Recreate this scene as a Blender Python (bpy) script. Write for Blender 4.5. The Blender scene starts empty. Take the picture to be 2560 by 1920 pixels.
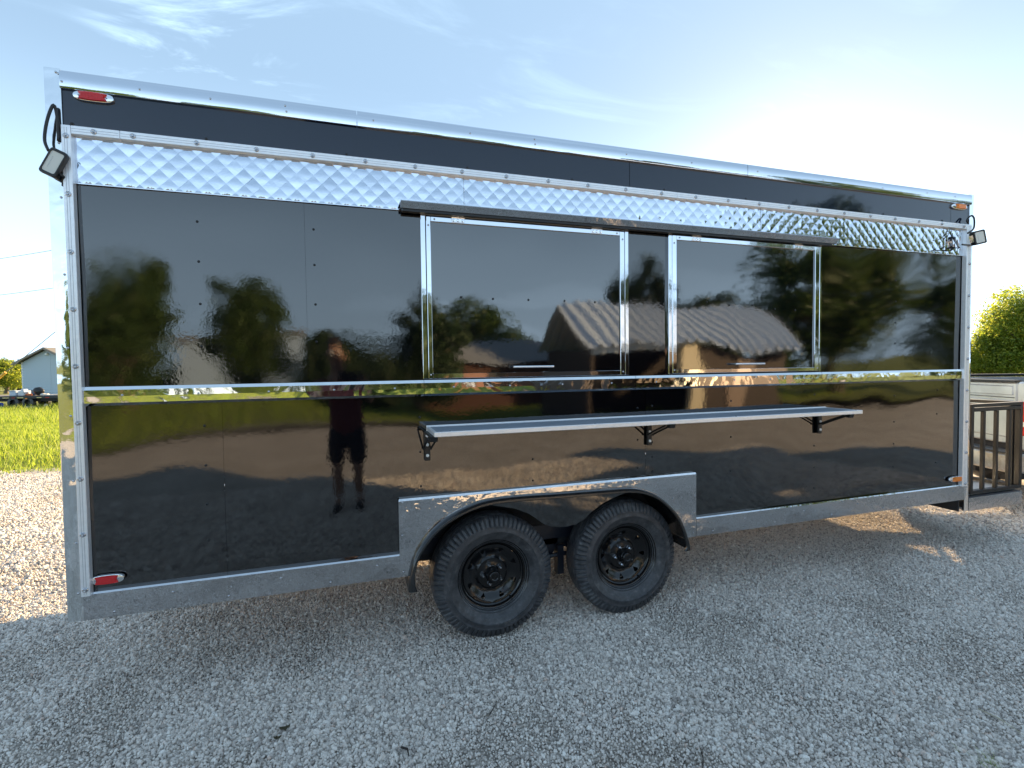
import bpy, bmesh, math, random
import numpy as np
from mathutils import Vector, Matrix, noise

random.seed(7)
RNG = np.random.default_rng(11)
scene = bpy.context.scene
COL = scene.collection
R = math.radians

# ------------------------------------------------------------------ camera
CAM = Vector((1.9993, -2.6043, 1.5168))
YAW, PITCH, ROLL, FPX = 0.30985, -0.03480, -0.012716, 1250.5
fwd = Vector((math.sin(YAW) * math.cos(PITCH), math.cos(YAW) * math.cos(PITCH), math.sin(PITCH)))
rt0 = Vector((math.cos(YAW), -math.sin(YAW), 0.0))
up0 = rt0.cross(fwd)
rt = math.cos(ROLL) * rt0 + math.sin(ROLL) * up0
up = math.cos(ROLL) * up0 - math.sin(ROLL) * rt0
cam_d = bpy.data.cameras.new('camera')
cam = bpy.data.objects.new('camera', cam_d)
COL.objects.link(cam)
cam.matrix_world = Matrix(((rt.x, up.x, -fwd.x, CAM.x), (rt.y, up.y, -fwd.y, CAM.y), (rt.z, up.z, -fwd.z, CAM.z), (0, 0, 0, 1)))
cam_d.sensor_fit = 'HORIZONTAL'
cam_d.sensor_width = 36.0
cam_d.lens = FPX / 2560.0 * 36.0
cam_d.clip_start = 0.02
cam_d.clip_end = 3000
scene.camera = cam

# ------------------------------------------------------------------ sky and sun
SUN_EL, SUN_AZ = R(15.5), R(47.0)          # azimuth measured from +Y towards +X
world = bpy.data.worlds.new('World')
scene.world = world
world.use_nodes = True
nt = world.node_tree
nt.nodes.clear()
def wn(t, **k):
    n = nt.nodes.new(t)
    for a, b in k.items():
        setattr(n, a, b)
    return n
out = wn('ShaderNodeOutputWorld')
bg = wn('ShaderNodeBackground')
sky = wn('ShaderNodeTexSky')
sky.sky_type = 'NISHITA'
sky.sun_disc = False
sky.sun_elevation = SUN_EL
sky.sun_rotation = SUN_AZ
sky.altitude = 100
sky.air_density = 1.0
sky.dust_density = 0.7
sky.ozone_density = 1.6
SKY_STRENGTH = 0.064
bg.inputs['Strength'].default_value = SKY_STRENGTH
# thin cirrus: streaky noise on the sky direction
tc = wn('ShaderNodeTexCoord')
sep = wn('ShaderNodeSeparateXYZ')
nt.links.new(tc.outputs['Generated'], sep.inputs[0])
def wmath(op, a, b=None, clamp=False):
    n = wn('ShaderNodeMath', operation=op, use_clamp=clamp)
    for i, v in enumerate((a, b)):
        if v is None:
            continue
        if hasattr(v, 'is_linked'):
            nt.links.new(v, n.inputs[i])
        else:
            n.inputs[i].default_value = v
    return n.outputs[0]
def wramp(v, a, b):
    n = wn('ShaderNodeMapRange', interpolation_type='SMOOTHSTEP')
    nt.links.new(v, n.inputs[0])
    n.inputs[1].default_value = a
    n.inputs[2].default_value = b
    return n.outputs[0]
def wdot(vec):
    n = wn('ShaderNodeVectorMath', operation='DOT_PRODUCT')
    nt.links.new(tc.outputs['Generated'], n.inputs[0])
    n.inputs[1].default_value = Vector(vec).normalized()
    return n.outputs['Value']
zc = wmath('MAXIMUM', sep.outputs['Z'], 0.03)
pu = wmath('DIVIDE', sep.outputs['X'], wmath('ADD', zc, 0.12))
pv = wmath('DIVIDE', sep.outputs['Y'], wmath('ADD', zc, 0.12))
comb = wn('ShaderNodeCombineXYZ')
nt.links.new(pu, comb.inputs[0])
nt.links.new(pv, comb.inputs[1])
mp = wn('ShaderNodeMapping')
mp.inputs['Rotation'].default_value = (0, 0, R(35))
mp.inputs['Scale'].default_value = (1.1, 3.2, 1)
nt.links.new(comb.outputs[0], mp.inputs[0])
n1 = wn('ShaderNodeTexNoise')
n1.inputs['Scale'].default_value = 1.5
n1.inputs['Detail'].default_value = 9
n1.inputs['Roughness'].default_value = 0.62
n1.inputs['Distortion'].default_value = 0.7
nt.links.new(mp.outputs[0], n1.inputs['Vector'])
streak = wramp(n1.outputs[0], 0.47, 0.78)
n2 = wn('ShaderNodeTexNoise')
n2.inputs['Scale'].default_value = 0.7
n2.inputs['Detail'].default_value = 3
nt.links.new(comb.outputs[0], n2.inputs['Vector'])
patch = wramp(n2.outputs[0], 0.42, 0.62)
cirrus = wmath('MULTIPLY', streak, wmath('ADD', wmath('MULTIPLY', patch, 0.16), 0.03))
# one wisp above the trailer's rear end
spot = wramp(wdot((-0.185, 0.85, 0.49)), 0.984, 0.9995)
cirrus = wmath('ADD', cirrus, wmath('MULTIPLY', wmath('MULTIPLY', streak, spot), 0.8), True)
# soft cloud banks low in the sky, all round the horizon
mp2 = wn('ShaderNodeMapping')
mp2.inputs['Scale'].default_value = (1.6, 1.6, 9.0)
nt.links.new(tc.outputs['Generated'], mp2.inputs[0])
n3 = wn('ShaderNodeTexNoise')
n3.inputs['Scale'].default_value = 1.6
n3.inputs['Detail'].default_value = 6
n3.inputs['Roughness'].default_value = 0.55
nt.links.new(mp2.outputs[0], n3.inputs['Vector'])
low = wmath('MULTIPLY', wramp(n3.outputs[0], 0.36, 0.62), wramp(sep.outputs['Z'], 0.32, 0.08))
veil = wramp(sep.outputs['Z'], 0.48, 0.06)
cover = wmath('MAXIMUM', cirrus, wmath('MULTIPLY', low, 0.72), True)
cover = wmath('MAXIMUM', cover, wmath('MULTIPLY', veil, 0.55), True)
mix = wn('ShaderNodeMix', data_type='RGBA')
nt.links.new(cover, mix.inputs['Factor'])
thin = wn('ShaderNodeMix', data_type='RGBA')
thin.inputs['Factor'].default_value = 0.82
nt.links.new(sky.outputs[0], thin.inputs['A'])
thin.inputs['B'].default_value = (1.66, 2.42, 3.25, 1)       # even thin overcast veil
nt.links.new(thin.outputs['Result'], mix.inputs['A'])
mix.inputs['B'].default_value = (5.8, 7.8, 9.8, 1)
nt.links.new(mix.outputs['Result'], bg.inputs['Color'])
nt.links.new(bg.outputs[0], out.inputs[0])

sun_d = bpy.data.lights.new('sun', 'SUN')
sun_d.energy = 4.4
sun_d.angle = R(0.6)
sun_d.color = (1.0, 0.72, 0.40)
sun = bpy.data.objects.new('sun', sun_d)
COL.objects.link(sun)
sdir = Vector((math.sin(SUN_AZ) * math.cos(SUN_EL), math.cos(SUN_AZ) * math.cos(SUN_EL), math.sin(SUN_EL)))
sun.rotation_euler = sdir.to_track_quat('Z', 'Y').to_euler()
sun.location = sdir * 60

vs = scene.view_settings
scene.display_settings.display_device = 'sRGB'
vs.view_transform = 'Standard'
vs.look = 'None'
vs.gamma = 1
vs.use_curve_mapping = False
vs.exposure = 2.15
scene.cycles.max_bounces = 8
scene.cycles.glossy_bounces = 4
scene.cycles.transparent_max_bounces = 6
scene.cycles.sample_clamp_indirect = 6

# ------------------------------------------------------------------ helpers
def q(x, z, d=0.0):
    """a point measured on the side plane y=0, moved to depth d in front of it"""
    s = 1 - d / 2.6043
    return CAM.x + (x - CAM.x) * s, CAM.z + (z - CAM.z) * s
def qx(x, d): return q(x, 0, d)[0]
def qz(z, d): return q(0, z, d)[1]

class MB:
    def __init__(s):
        s.v = []; s.f = []
    def add(s, vs, fs):
        o = len(s.v)
        s.v.extend([tuple(p) for p in vs])
        s.f.extend([tuple(i + o for i in f) for f in fs])
        return s
    def box(s, x0, x1, y0, y1, z0, z1, m=None):
        vs = [(x, y, z) for x in (x0, x1) for y in (y0, y1) for z in (z0, z1)]
        if m is not None:
            vs = [m @ Vector(p) for p in vs]
        return s.add(vs, [(0, 1, 3, 2), (4, 6, 7, 5), (0, 4, 5, 1), (2, 3, 7, 6), (0, 2, 6, 4), (1, 5, 7, 3)])
    def bbox(s, x0, x1, y0, y1, z0, z1, b, m=None):
        """box with chamfered edges"""
        bm = bmesh.new()
        bmesh.ops.create_cube(bm, size=1)
        for v in bm.verts:
            v.co = Vector(((x0 + x1) / 2 + v.co.x * (x1 - x0), (y0 + y1) / 2 + v.co.y * (y1 - y0), (z0 + z1) / 2 + v.co.z * (z1 - z0)))
        bmesh.ops.bevel(bm, geom=bm.edges[:], offset=b, segments=1, affect='EDGES', profile=0.5)
        return s.addbm(bm, m)
    def addbm(s, bm, m=None):
        bm.verts.index_update()
        s.add([(m @ v.co if m is not None else v.co) for v in bm.verts], [[v.index for v in f.verts] for f in bm.faces])
        bm.free()
        return s
    def prism(s, poly, a0, a1, axis='y'):
        """poly in the plane across the axis: y -> (x,z), x -> (y,z), z -> (x,y)"""
        def P(u, w, a):
            return {'y': (u, a, w), 'x': (a, u, w), 'z': (u, w, a)}[axis]
        n = len(poly)
        vs = [P(u, w, a0) for u, w in poly] + [P(u, w, a1) for u, w in poly]
        fs = [tuple(range(n)), tuple(range(2 * n - 1, n - 1, -1))]
        fs += [(i, i + n, (i + 1) % n + n, (i + 1) % n) for i in range(n)]
        return s.add(vs, fs)
    def tube(s, pts, r, n=8, cap=True):
        pts = [Vector(p) for p in pts]
        rs = r if isinstance(r, (list, tuple)) else [r] * len(pts)
        ref = None
        vs = []; fs = []
        for i, p in enumerate(pts):
            t = (pts[min(i + 1, len(pts) - 1)] - pts[max(i - 1, 0)]).normalized()
            if ref is None:
                ref = t.orthogonal().normalized()
            ref = (ref - t * ref.dot(t)).normalized()
            b = t.cross(ref)
            for k in range(n):
                a = 2 * math.pi * k / n
                vs.append(p + (ref * math.cos(a) + b * math.sin(a)) * rs[i])
        for i in range(len(pts) - 1):
            for k in range(n):
                fs.append((i * n + k, i * n + (k + 1) % n, (i + 1) * n + (k + 1) % n, (i + 1) * n + k))
        if cap:
            fs.append(tuple(range(n - 1, -1, -1)))
            fs.append(tuple(range((len(pts) - 1) * n, len(pts) * n)))
        return s.add(vs, fs)
    def lathe(s, prof, n, c, axis='y'):
        """prof: list of (axial, radius); revolves about the axis through c"""
        vs = []
        for i in range(n):
            a = 2 * math.pi * i / n
            for ax, r in prof:
                u, w = r * math.cos(a), r * math.sin(a)
                vs.append({'y': (c[0] + u, c[1] + ax, c[2] + w), 'z': (c[0] + u, c[1] + w, c[2] + ax), 'x': (c[0] + ax, c[1] + u, c[2] + w)}[axis])
        m = len(prof)
        fs = [(i * m + j, ((i + 1) % n) * m + j, ((i + 1) % n) * m + j + 1, i * m + j + 1) for i in range(n) for j in range(m - 1)]
        return s.add(vs, fs)
    def ball(s, c, r, sub=1, sq=(1, 1, 1)):
        bm = bmesh.new()
        bmesh.ops.create_icosphere(bm, subdivisions=sub, radius=1)
        for v in bm.verts:
            v.co = Vector((c[0] + v.co.x * r * sq[0], c[1] + v.co.y * r * sq[1], c[2] + v.co.z * r * sq[2]))
        return s.addbm(bm)
    def mesh(s, name, mat, smooth=False, auto=None, loc=(0, 0, 0), recalc=True):
        me = bpy.data.meshes.new(name)
        l = Vector(loc)
        me.from_pydata([(p[0] - l.x, p[1] - l.y, p[2] - l.z) for p in s.v], [], s.f)
        if recalc:
            bm = bmesh.new(); bm.from_mesh(me)
            bmesh.ops.recalc_face_normals(bm, faces=bm.faces[:])
            bm.to_mesh(me); bm.free()
        if mat is not None:
            me.materials.append(mat)
        if smooth or auto:
            me.shade_smooth()
            if auto:
                me.set_sharp_from_angle(angle=R(auto))
        me.update()
        return me

def setp(o, label=None, cat=None, group=None, kind=None):
    if label: o['label'] = label
    if cat: o['category'] = cat
    if group: o['group'] = group
    if kind: o['kind'] = kind
    return o
ROOTLOC = {}
def thing(name, label, cat, loc=(0, 0, 0), group=None):
    o = bpy.data.objects.new(name, None)
    o.empty_display_size = 0.2
    o.location = loc
    COL.objects.link(o)
    ROOTLOC[o.name] = Vector(loc)
    return setp(o, label, cat, group)
def rootof(o):
    while o.parent is not None:
        o = o.parent
    return o
def part(name, mb, mat, parent, smooth=False, auto=None, label=None, kind=None, recalc=True):
    """mesh given in world coordinates, becomes a child of parent"""
    l = ROOTLOC[rootof(parent).name]
    o = bpy.data.objects.new(name, mb.mesh(name, mat, smooth, auto, l, recalc))
    COL.objects.link(o)
    o.parent = parent
    if label: o['label'] = label
    if kind: o['kind'] = kind
    return o
def piece(name, me, parent, loc, rot=None, scale=None):
    """shared mesh placed in world coordinates"""
    o = bpy.data.objects.new(name, me)
    COL.objects.link(o)
    o.parent = parent
    o.location = Vector(loc) - ROOTLOC[rootof(parent).name]
    if rot is not None: o.rotation_euler = rot
    if scale is not None: o.scale = scale
    return o
def solo(name, mb, mat, label=None, cat=None, group=None, kind=None, smooth=False, auto=None, loc=(0, 0, 0), recalc=True):
    o = bpy.data.objects.new(name, mb.mesh(name, mat, smooth, auto, loc, recalc))
    o.location = loc
    COL.objects.link(o)
    return setp(o, label, cat, group, kind)

# ------------------------------------------------------------------ materials
def newmat(name, col, rough=0.5, metal=0.0, ior=1.5, **k):
    m = bpy.data.materials.new(name)
    m.use_nodes = True
    b = m.node_tree.nodes['Principled BSDF']
    b.inputs['Base Color'].default_value = (*col, 1)
    b.inputs['Roughness'].default_value = rough
    b.inputs['Metallic'].default_value = metal
    b.inputs['IOR'].default_value = ior
    for a, v in k.items():
        b.inputs[a].default_value = v
    return m
def nd(m, t, **k):
    n = m.node_tree.nodes.new(t)
    for a, b in k.items():
        setattr(n, a, b)
    return n
def lk(m, a, b): m.node_tree.links.new(a, b)
def bsdf(m): return m.node_tree.nodes['Principled BSDF']
def coord(m, scale=(1, 1, 1)):
    t = nd(m, 'ShaderNodeTexCoord')
    g = nd(m, 'ShaderNodeNewGeometry')
    mpn = nd(m, 'ShaderNodeMapping')
    mpn.inputs['Scale'].default_value = scale
    lk(m, g.outputs['Position'], mpn.inputs[0])
    return mpn.outputs[0]
def noise_n(m, vec, scale, detail=4, rough=0.5, dist=0.0):
    n = nd(m, 'ShaderNodeTexNoise')
    n.inputs['Scale'].default_value = scale
    n.inputs['Detail'].default_value = detail
    n.inputs['Roughness'].default_value = rough
    n.inputs['Distortion'].default_value = dist
    lk(m, vec, n.inputs['Vector'])
    return n
def add_bump(m, height, strength, dist, chain=None):
    b = nd(m, 'ShaderNodeBump')
    b.inputs['Strength'].default_value = strength
    b.inputs['Distance'].default_value = dist
    lk(m, height, b.inputs['Height'])
    if chain is not None:
        lk(m, chain, b.inputs['Normal'])
    return b.outputs[0]
def ramp(m, fac, stops):
    r = nd(m, 'ShaderNodeValToRGB')
    els = r.color_ramp.elements
    while len(els) > 1:
        els.remove(els[-1])
    els[0].position = stops[0][0]; els[0].color = (*stops[0][1], 1)
    for p, c in stops[1:]:
        e = els.new(p); e.color = (*c, 1)
    lk(m, fac, r.inputs[0])
    return r.outputs[0]
def rough_var(m, lo, hi, scale=6):
    n = noise_n(m, coord(m), scale, 5, 0.6)
    mr = nd(m, 'ShaderNodeMapRange')
    mr.inputs[1].default_value = 0.3; mr.inputs[2].default_value = 0.7
    mr.inputs[3].default_value = lo; mr.inputs[4].default_value = hi
    lk(m, n.outputs[0], mr.inputs[0])
    lk(m, mr.outputs[0], bsdf(m).inputs['Roughness'])

def mk_black_gloss(name, ior=1.97, peel=0.085):
    m = newmat(name, (0.002, 0.002, 0.003), 0.03, 0, ior)
    c = coord(m)
    a = noise_n(m, c, 55, 2, 0.5)
    b = noise_n(m, c, 260, 2, 0.5)
    lo = noise_n(m, c, 1.7, 3, 0.6)                     # orange peel comes and goes over the sheet
    mr = nd(m, 'ShaderNodeMapRange')
    mr.inputs[1].default_value = 0.38; mr.inputs[2].default_value = 0.62
    mr.inputs[3].default_value = 0.25; mr.inputs[4].default_value = 1.0
    lk(m, lo.outputs[0], mr.inputs[0])
    mu = nd(m, 'ShaderNodeMath', operation='MULTIPLY')
    lk(m, a.outputs[0], mu.inputs[0]); lk(m, mr.outputs[0], mu.inputs[1])
    n1 = add_bump(m, mu.outputs[0], peel, 0.0016)
    n2 = add_bump(m, b.outputs[0], peel * 0.5, 0.0005, n1)
    lk(m, n2, bsdf(m).inputs['Normal'])
    rough_var(m, 0.010, 0.05, 2.6)
    return m
M_BLACK = mk_black_gloss('black_gloss_panel')
M_HATCH = mk_black_gloss('black_gloss_hatch', 2.2, 0.05)
M_FASCIA = mk_black_gloss('black_fascia', 1.65, 0.05)
bsdf(M_FASCIA).inputs['Base Color'].default_value = (0.007, 0.013, 0.03, 1)  # navy tint puts the mirrored deep sky into the base colour

def mk_steel(name, swirl=0.6, scale=7.0, col=(0.80, 0.81, 0.82), rough=0.045, fine=0.05, dist=0.012):
    m = newmat(name, col, rough, 1.0)
    c = coord(m)
    a = noise_n(m, c, scale, 2.5, 0.45, 0.4)
    b = noise_n(m, c, 160, 2, 0.5)
    n1 = add_bump(m, a.outputs[0], 0.5 * swirl, dist)
    n2 = add_bump(m, b.outputs[0], fine, 0.0008, n1)
    lk(m, n2, bsdf(m).inputs['Normal'])
    return m
M_STEEL = mk_steel('polished_steel')
M_STEEL_FLAT = mk_steel('polished_steel_flat', 0.25, 5.0, (0.70, 0.72, 0.76))
M_SKIRT = mk_steel('polished_steel_skirt', 0.8, 24.0, (0.56, 0.56, 0.575), 0.008, 0.0, 0.0034)
M_QUILT = newmat('quilted_steel', (0.64, 0.68, 0.75), 0.05, 1.0)
_c = coord(M_QUILT)
_a = noise_n(M_QUILT, _c, 22, 3, 0.5, 0.3)
lk(M_QUILT, add_bump(M_QUILT, _a.outputs[0], 0.12, 0.006), bsdf(M_QUILT).inputs['Normal'])

M_ALU = newmat('extruded_aluminium', (0.92, 0.925, 0.935), 0.34, 0.5)
_c = coord(M_ALU)
_a = noise_n(M_ALU, _c, 40, 6, 0.7)
lk(M_ALU, ramp(M_ALU, _a.outputs[0], [(0.3, (0.82, 0.83, 0.85)), (0.7, (0.93, 0.935, 0.95))]), bsdf(M_ALU).inputs['Base Color'])
M_ALU_LINE = newmat('aluminium_line', (0.38, 0.39, 0.42), 0.5, 0.6)
M_ZINC = newmat('zinc_screw', (0.5, 0.51, 0.54), 0.22, 1.0)
M_NAVY = newmat('chassis_paint', (0.012, 0.016, 0.028), 0.35)
M_DARK = newmat('dark_underside', (0.02, 0.02, 0.022), 0.8)
M_RIM = newmat('wheel_black_gloss', (0.005, 0.005, 0.006), 0.16, 0, 1.55)
M_FENDER = newmat('fender_black', (0.010, 0.011, 0.013), 0.17, 0, 1.7)
_a = noise_n(M_FENDER, coord(M_FENDER), 30, 5, 0.6)
lk(M_FENDER, ramp(M_FENDER, _a.outputs[0], [(0.35, (0.008, 0.009, 0.011)), (0.75, (0.028, 0.027, 0.026))]), bsdf(M_FENDER).inputs['Base Color'])
M_RUBBER = newmat('tyre_rubber', (0.03, 0.03, 0.033), 0.45)
_a = noise_n(M_RUBBER, coord(M_RUBBER), 26, 7, 0.68)
lk(M_RUBBER, ramp(M_RUBBER, _a.outputs[0], [(0.35, (0.024, 0.025, 0.029)), (0.58, (0.062, 0.064, 0.07)), (0.78, (0.17, 0.165, 0.155))]), bsdf(M_RUBBER).inputs['Base Color'])
M_RED = newmat('red_lens', (0.62, 0.018, 0.022), 0.12, 0, 1.5, **{'Subsurface Weight': 0.15})
M_AMBER = newmat('amber_lens', (0.85, 0.24, 0.03), 0.14, 0, 1.5)
M_CHROME = newmat('chrome_bezel', (0.82, 0.83, 0.85), 0.12, 1.0)
M_LAMPGLASS = newmat('lamp_diffuser', (0.66, 0.66, 0.6), 0.25)
M_BLKPLAST = newmat('black_plastic', (0.012, 0.012, 0.013), 0.4)
M_BOARD = newmat('shelf_board', (0.34, 0.40, 0.48), 0.42, 0.55)
M_WHITE = newmat('white_screw_cap', (0.8, 0.8, 0.78), 0.4)
M_TRUCK = newmat('silver_truck_paint', (0.60, 0.61, 0.60), 0.28, 0.55, 1.5)
_a = noise_n(M_TRUCK, coord(M_TRUCK), 3.5, 6, 0.65)
lk(M_TRUCK, ramp(M_TRUCK, _a.outputs[0], [(0.3, (0.42, 0.45, 0.48)), (0.7, (0.58, 0.62, 0.66))]), bsdf(M_TRUCK).inputs['Base Color'])
M_GLASS = newmat('tinted_glass', (0.015, 0.018, 0.02), 0.03, 0, 1.6)
M_TUBE = newmat('black_steel_tube', (0.006, 0.006, 0.007), 0.4, 0, 1.4)
M_DECK = newmat('porch_plate', (0.5, 0.5, 0.5), 0.3, 0.9)

# stones: random grey per stone
M_STONE = newmat('crushed_limestone', (0.4, 0.4, 0.41), 0.85)
_oi = nd(M_STONE, 'ShaderNodeObjectInfo')
_st = ramp(M_STONE, _oi.outputs['Random'], [(0.0, (0.34, 0.30, 0.27)), (0.18, (0.60, 0.54, 0.485)), (0.6, (0.75, 0.68, 0.61)), (0.9, (0.82, 0.76, 0.69)), (0.965, (0.84, 0.80, 0.74)), (1.0, (0.70, 0.54, 0.45))])
_a = noise_n(M_STONE, coord(M_STONE), 60, 4, 0.6)
_mx = nd(M_STONE, 'ShaderNodeMix', data_type='RGBA', blend_type='MULTIPLY')
_mx.inputs['Factor'].default_value = 0.6
lk(M_STONE, _st, _mx.inputs['A'])
lk(M_STONE, ramp(M_STONE, _a.outputs[0], [(0.3, (0.7, 0.7, 0.7)), (0.7, (1.1, 1.1, 1.1))]), _mx.inputs['B'])
lk(M_STONE, _mx.outputs['Result'], bsdf(M_STONE).inputs['Base Color'])

M_GRAVEL = newmat('gravel_bed', (0.33, 0.33, 0.335), 0.95)
_c = coord(M_GRAVEL)
_v = nd(M_GRAVEL, 'ShaderNodeTexVoronoi')
_v.inputs['Scale'].default_value = 38
lk(M_GRAVEL, _c, _v.inputs['Vector'])
_sp = nd(M_GRAVEL, 'ShaderNodeSeparateColor')
lk(M_GRAVEL, _v.outputs['Color'], _sp.inputs[0])
_cl = ramp(M_GRAVEL, _sp.outputs[0], [(0.0, (0.34, 0.30, 0.265)), (0.5, (0.60, 0.545, 0.485)), (1.0, (0.76, 0.70, 0.63))])
_n = noise_n(M_GRAVEL, _c, 1.1, 5, 0.6)
_mx = nd(M_GRAVEL, 'ShaderNodeMix', data_type='RGBA', blend_type='MULTIPLY')
_mx.inputs['Factor'].default_value = 1
lk(M_GRAVEL, _cl, _mx.inputs['A'])
lk(M_GRAVEL, ramp(M_GRAVEL, _n.outputs[0], [(0.3, (0.74, 0.72, 0.68)), (0.7, (1.05, 1.05, 1.05))]), _mx.inputs['B'])
_mg = nd(M_GRAVEL, 'ShaderNodeMix', data_type='RGBA', blend_type='MULTIPLY')
_mg.inputs['Factor'].default_value = 1
lk(M_GRAVEL, _mx.outputs['Result'], _mg.inputs['A'])
lk(M_GRAVEL, ramp(M_GRAVEL, _v.outputs['Distance'], [(0.35, (1, 1, 1)), (0.8, (0.6, 0.59, 0.58))]), _mg.inputs['B'])  # shade of the gaps between stones, painted into the bed colour
lk(M_GRAVEL, _mg.outputs['Result'], bsdf(M_GRAVEL).inputs['Base Color'])
_inv = nd(M_GRAVEL, 'ShaderNodeMath', operation='MULTIPLY')
_inv.inputs[1].default_value = -1
lk(M_GRAVEL, _v.outputs['Distance'], _inv.inputs[0])
lk(M_GRAVEL, add_bump(M_GRAVEL, _inv.outputs[0], 0.9, 0.02), bsdf(M_GRAVEL).inputs['Normal'])

M_SOIL = newmat('meadow_ground', (0.1, 0.14, 0.03), 0.95)
_n = noise_n(M_SOIL, coord(M_SOIL), 0.6, 8, 0.65)
_n2 = noise_n(M_SOIL, coord(M_SOIL), 30, 5, 0.7)
_mx = nd(M_SOIL, 'ShaderNodeMix', data_type='RGBA', blend_type='MULTIPLY')
_mx.inputs['Factor'].default_value = 1
lk(M_SOIL, ramp(M_SOIL, _n.outputs[0], [(0.3, (0.12, 0.15, 0.02)), (0.55, (0.18, 0.205, 0.03)), (0.75, (0.24, 0.22, 0.06))]), _mx.inputs['A'])
lk(M_SOIL, ramp(M_SOIL, _n2.outputs[0], [(0.3, (0.55, 0.6, 0.5)), (0.7, (1.3, 1.25, 1.1))]), _mx.inputs['B'])
lk(M_SOIL, _mx.outputs['Result'], bsdf(M_SOIL).inputs['Base Color'])
lk(M_SOIL, add_bump(M_SOIL, _n2.outputs[0], 1.0, 0.05), bsdf(M_SOIL).inputs['Normal'])

def mk_leaf(name, stops, trans=0.4, val=1.5):
    m = newmat(name, stops[0], 0.55)
    g = nd(m, 'ShaderNodeNewGeometry')
    lk(m, ramp(m, g.outputs['Random Per Island'], [(i / (len(stops) - 1), s) for i, s in enumerate(stops)]), bsdf(m).inputs['Base Color'])
    t = nd(m, 'ShaderNodeBsdfTranslucent')
    r = m.node_tree.nodes['Color Ramp']
    hs = nd(m, 'ShaderNodeHueSaturation')
    hs.inputs['Value'].default_value = val
    hs.inputs['Hue'].default_value = 0.485
    lk(m, r.outputs[0], hs.inputs['Color'])
    lk(m, hs.outputs[0], t.inputs['Color'])
    mx = nd(m, 'ShaderNodeMixShader')
    mx.inputs[0].default_value = trans
    lk(m, bsdf(m).outputs[0], mx.inputs[1])
    lk(m, t.outputs[0], mx.inputs[2])
    lk(m, mx.outputs[0], m.node_tree.nodes['Material Output'].inputs['Surface'])
    return m
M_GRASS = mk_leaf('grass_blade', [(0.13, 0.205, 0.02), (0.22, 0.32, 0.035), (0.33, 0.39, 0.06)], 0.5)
M_LEAF_Y = mk_leaf('sunny_leaf', [(0.07, 0.12, 0.014), (0.14, 0.19, 0.022), (0.24, 0.26, 0.04)], 0.6, 2.3)  # yellow tones and raised translucency paint the sunlit look into the leaves
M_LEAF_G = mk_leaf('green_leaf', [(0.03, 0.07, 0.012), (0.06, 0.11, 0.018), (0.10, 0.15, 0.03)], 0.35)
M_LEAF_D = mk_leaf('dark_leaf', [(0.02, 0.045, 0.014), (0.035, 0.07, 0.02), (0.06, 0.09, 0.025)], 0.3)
M_BARK = newmat('bark', (0.13, 0.10, 0.075), 0.9)
_n = noise_n(M_BARK, coord(M_BARK, (1, 1, 0.2)), 20, 6, 0.7)
lk(M_BARK, ramp(M_BARK, _n.outputs[0], [(0.3, (0.07, 0.055, 0.04)), (0.7, (0.2, 0.16, 0.12))]), bsdf(M_BARK).inputs['Base Color'])
lk(M_BARK, add_bump(M_BARK, _n.outputs[0], 0.8, 0.03), bsdf(M_BARK).inputs['Normal'])

# ------------------------------------------------------------------ ground
def sstep(a, b, x):
    t = min(1, max(0, (x - a) / (b - a)))
    return t * t * (3 - 2 * t)
def hz(x, y):
    return -0.62 * sstep(9, 30, y) * sstep(5, -7, x)
mb = MB()
xs = list(np.linspace(-900, -45, 8)) + list(np.linspace(-40, 45, 70)) + list(np.linspace(50, 900, 8))
ys = list(np.linspace(-900, -45, 8)) + list(np.linspace(-40, 70, 80)) + list(np.linspace(80, 900, 8))
for x in xs:
    for y in ys:
        mb.v.append((x, y, hz(x, y) - 0.012 + 0.0))
NY = len(ys)
for i in range(len(xs) - 1):
    for j in range(NY - 1):
        mb.f.append((i * NY + j, (i + 1) * NY + j, (i + 1) * NY + j + 1, i * NY + j + 1))
solo('ground', mb, M_SOIL, kind='structure', smooth=True)

# gravel lot: an irregular sheet just above the soil
edge = []
def wob(t, s): return noise.noise(Vector((t * 0.9, s, 0))) * 0.35 + noise.noise(Vector((t * 4.1, s, 3))) * 0.10
for i in range(141):
    x = -9 + i * 0.25
    edge.append((x, 7.1 + wob(x, 1.0)))
for i in range(80):
    y = 7.0 - i * 0.25
    edge.append((26 + wob(y, 5.0), y))
for i in range(141):
    x = 26 - i * 0.25
    edge.append((x, -12.8 + 2.3 * sstep(2, 10, x) + wob(x, 9.0)))
for i in range(80):
    y = -12.8 + i * 0.25
    edge.append((-9 + wob(y, 13.0), y))
mb = MB()
mb.add([(x, y, -0.003) for x, y in edge], [tuple(range(len(edge)))])
solo('gravel_lot', mb, M_GRAVEL, kind='structure')

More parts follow.
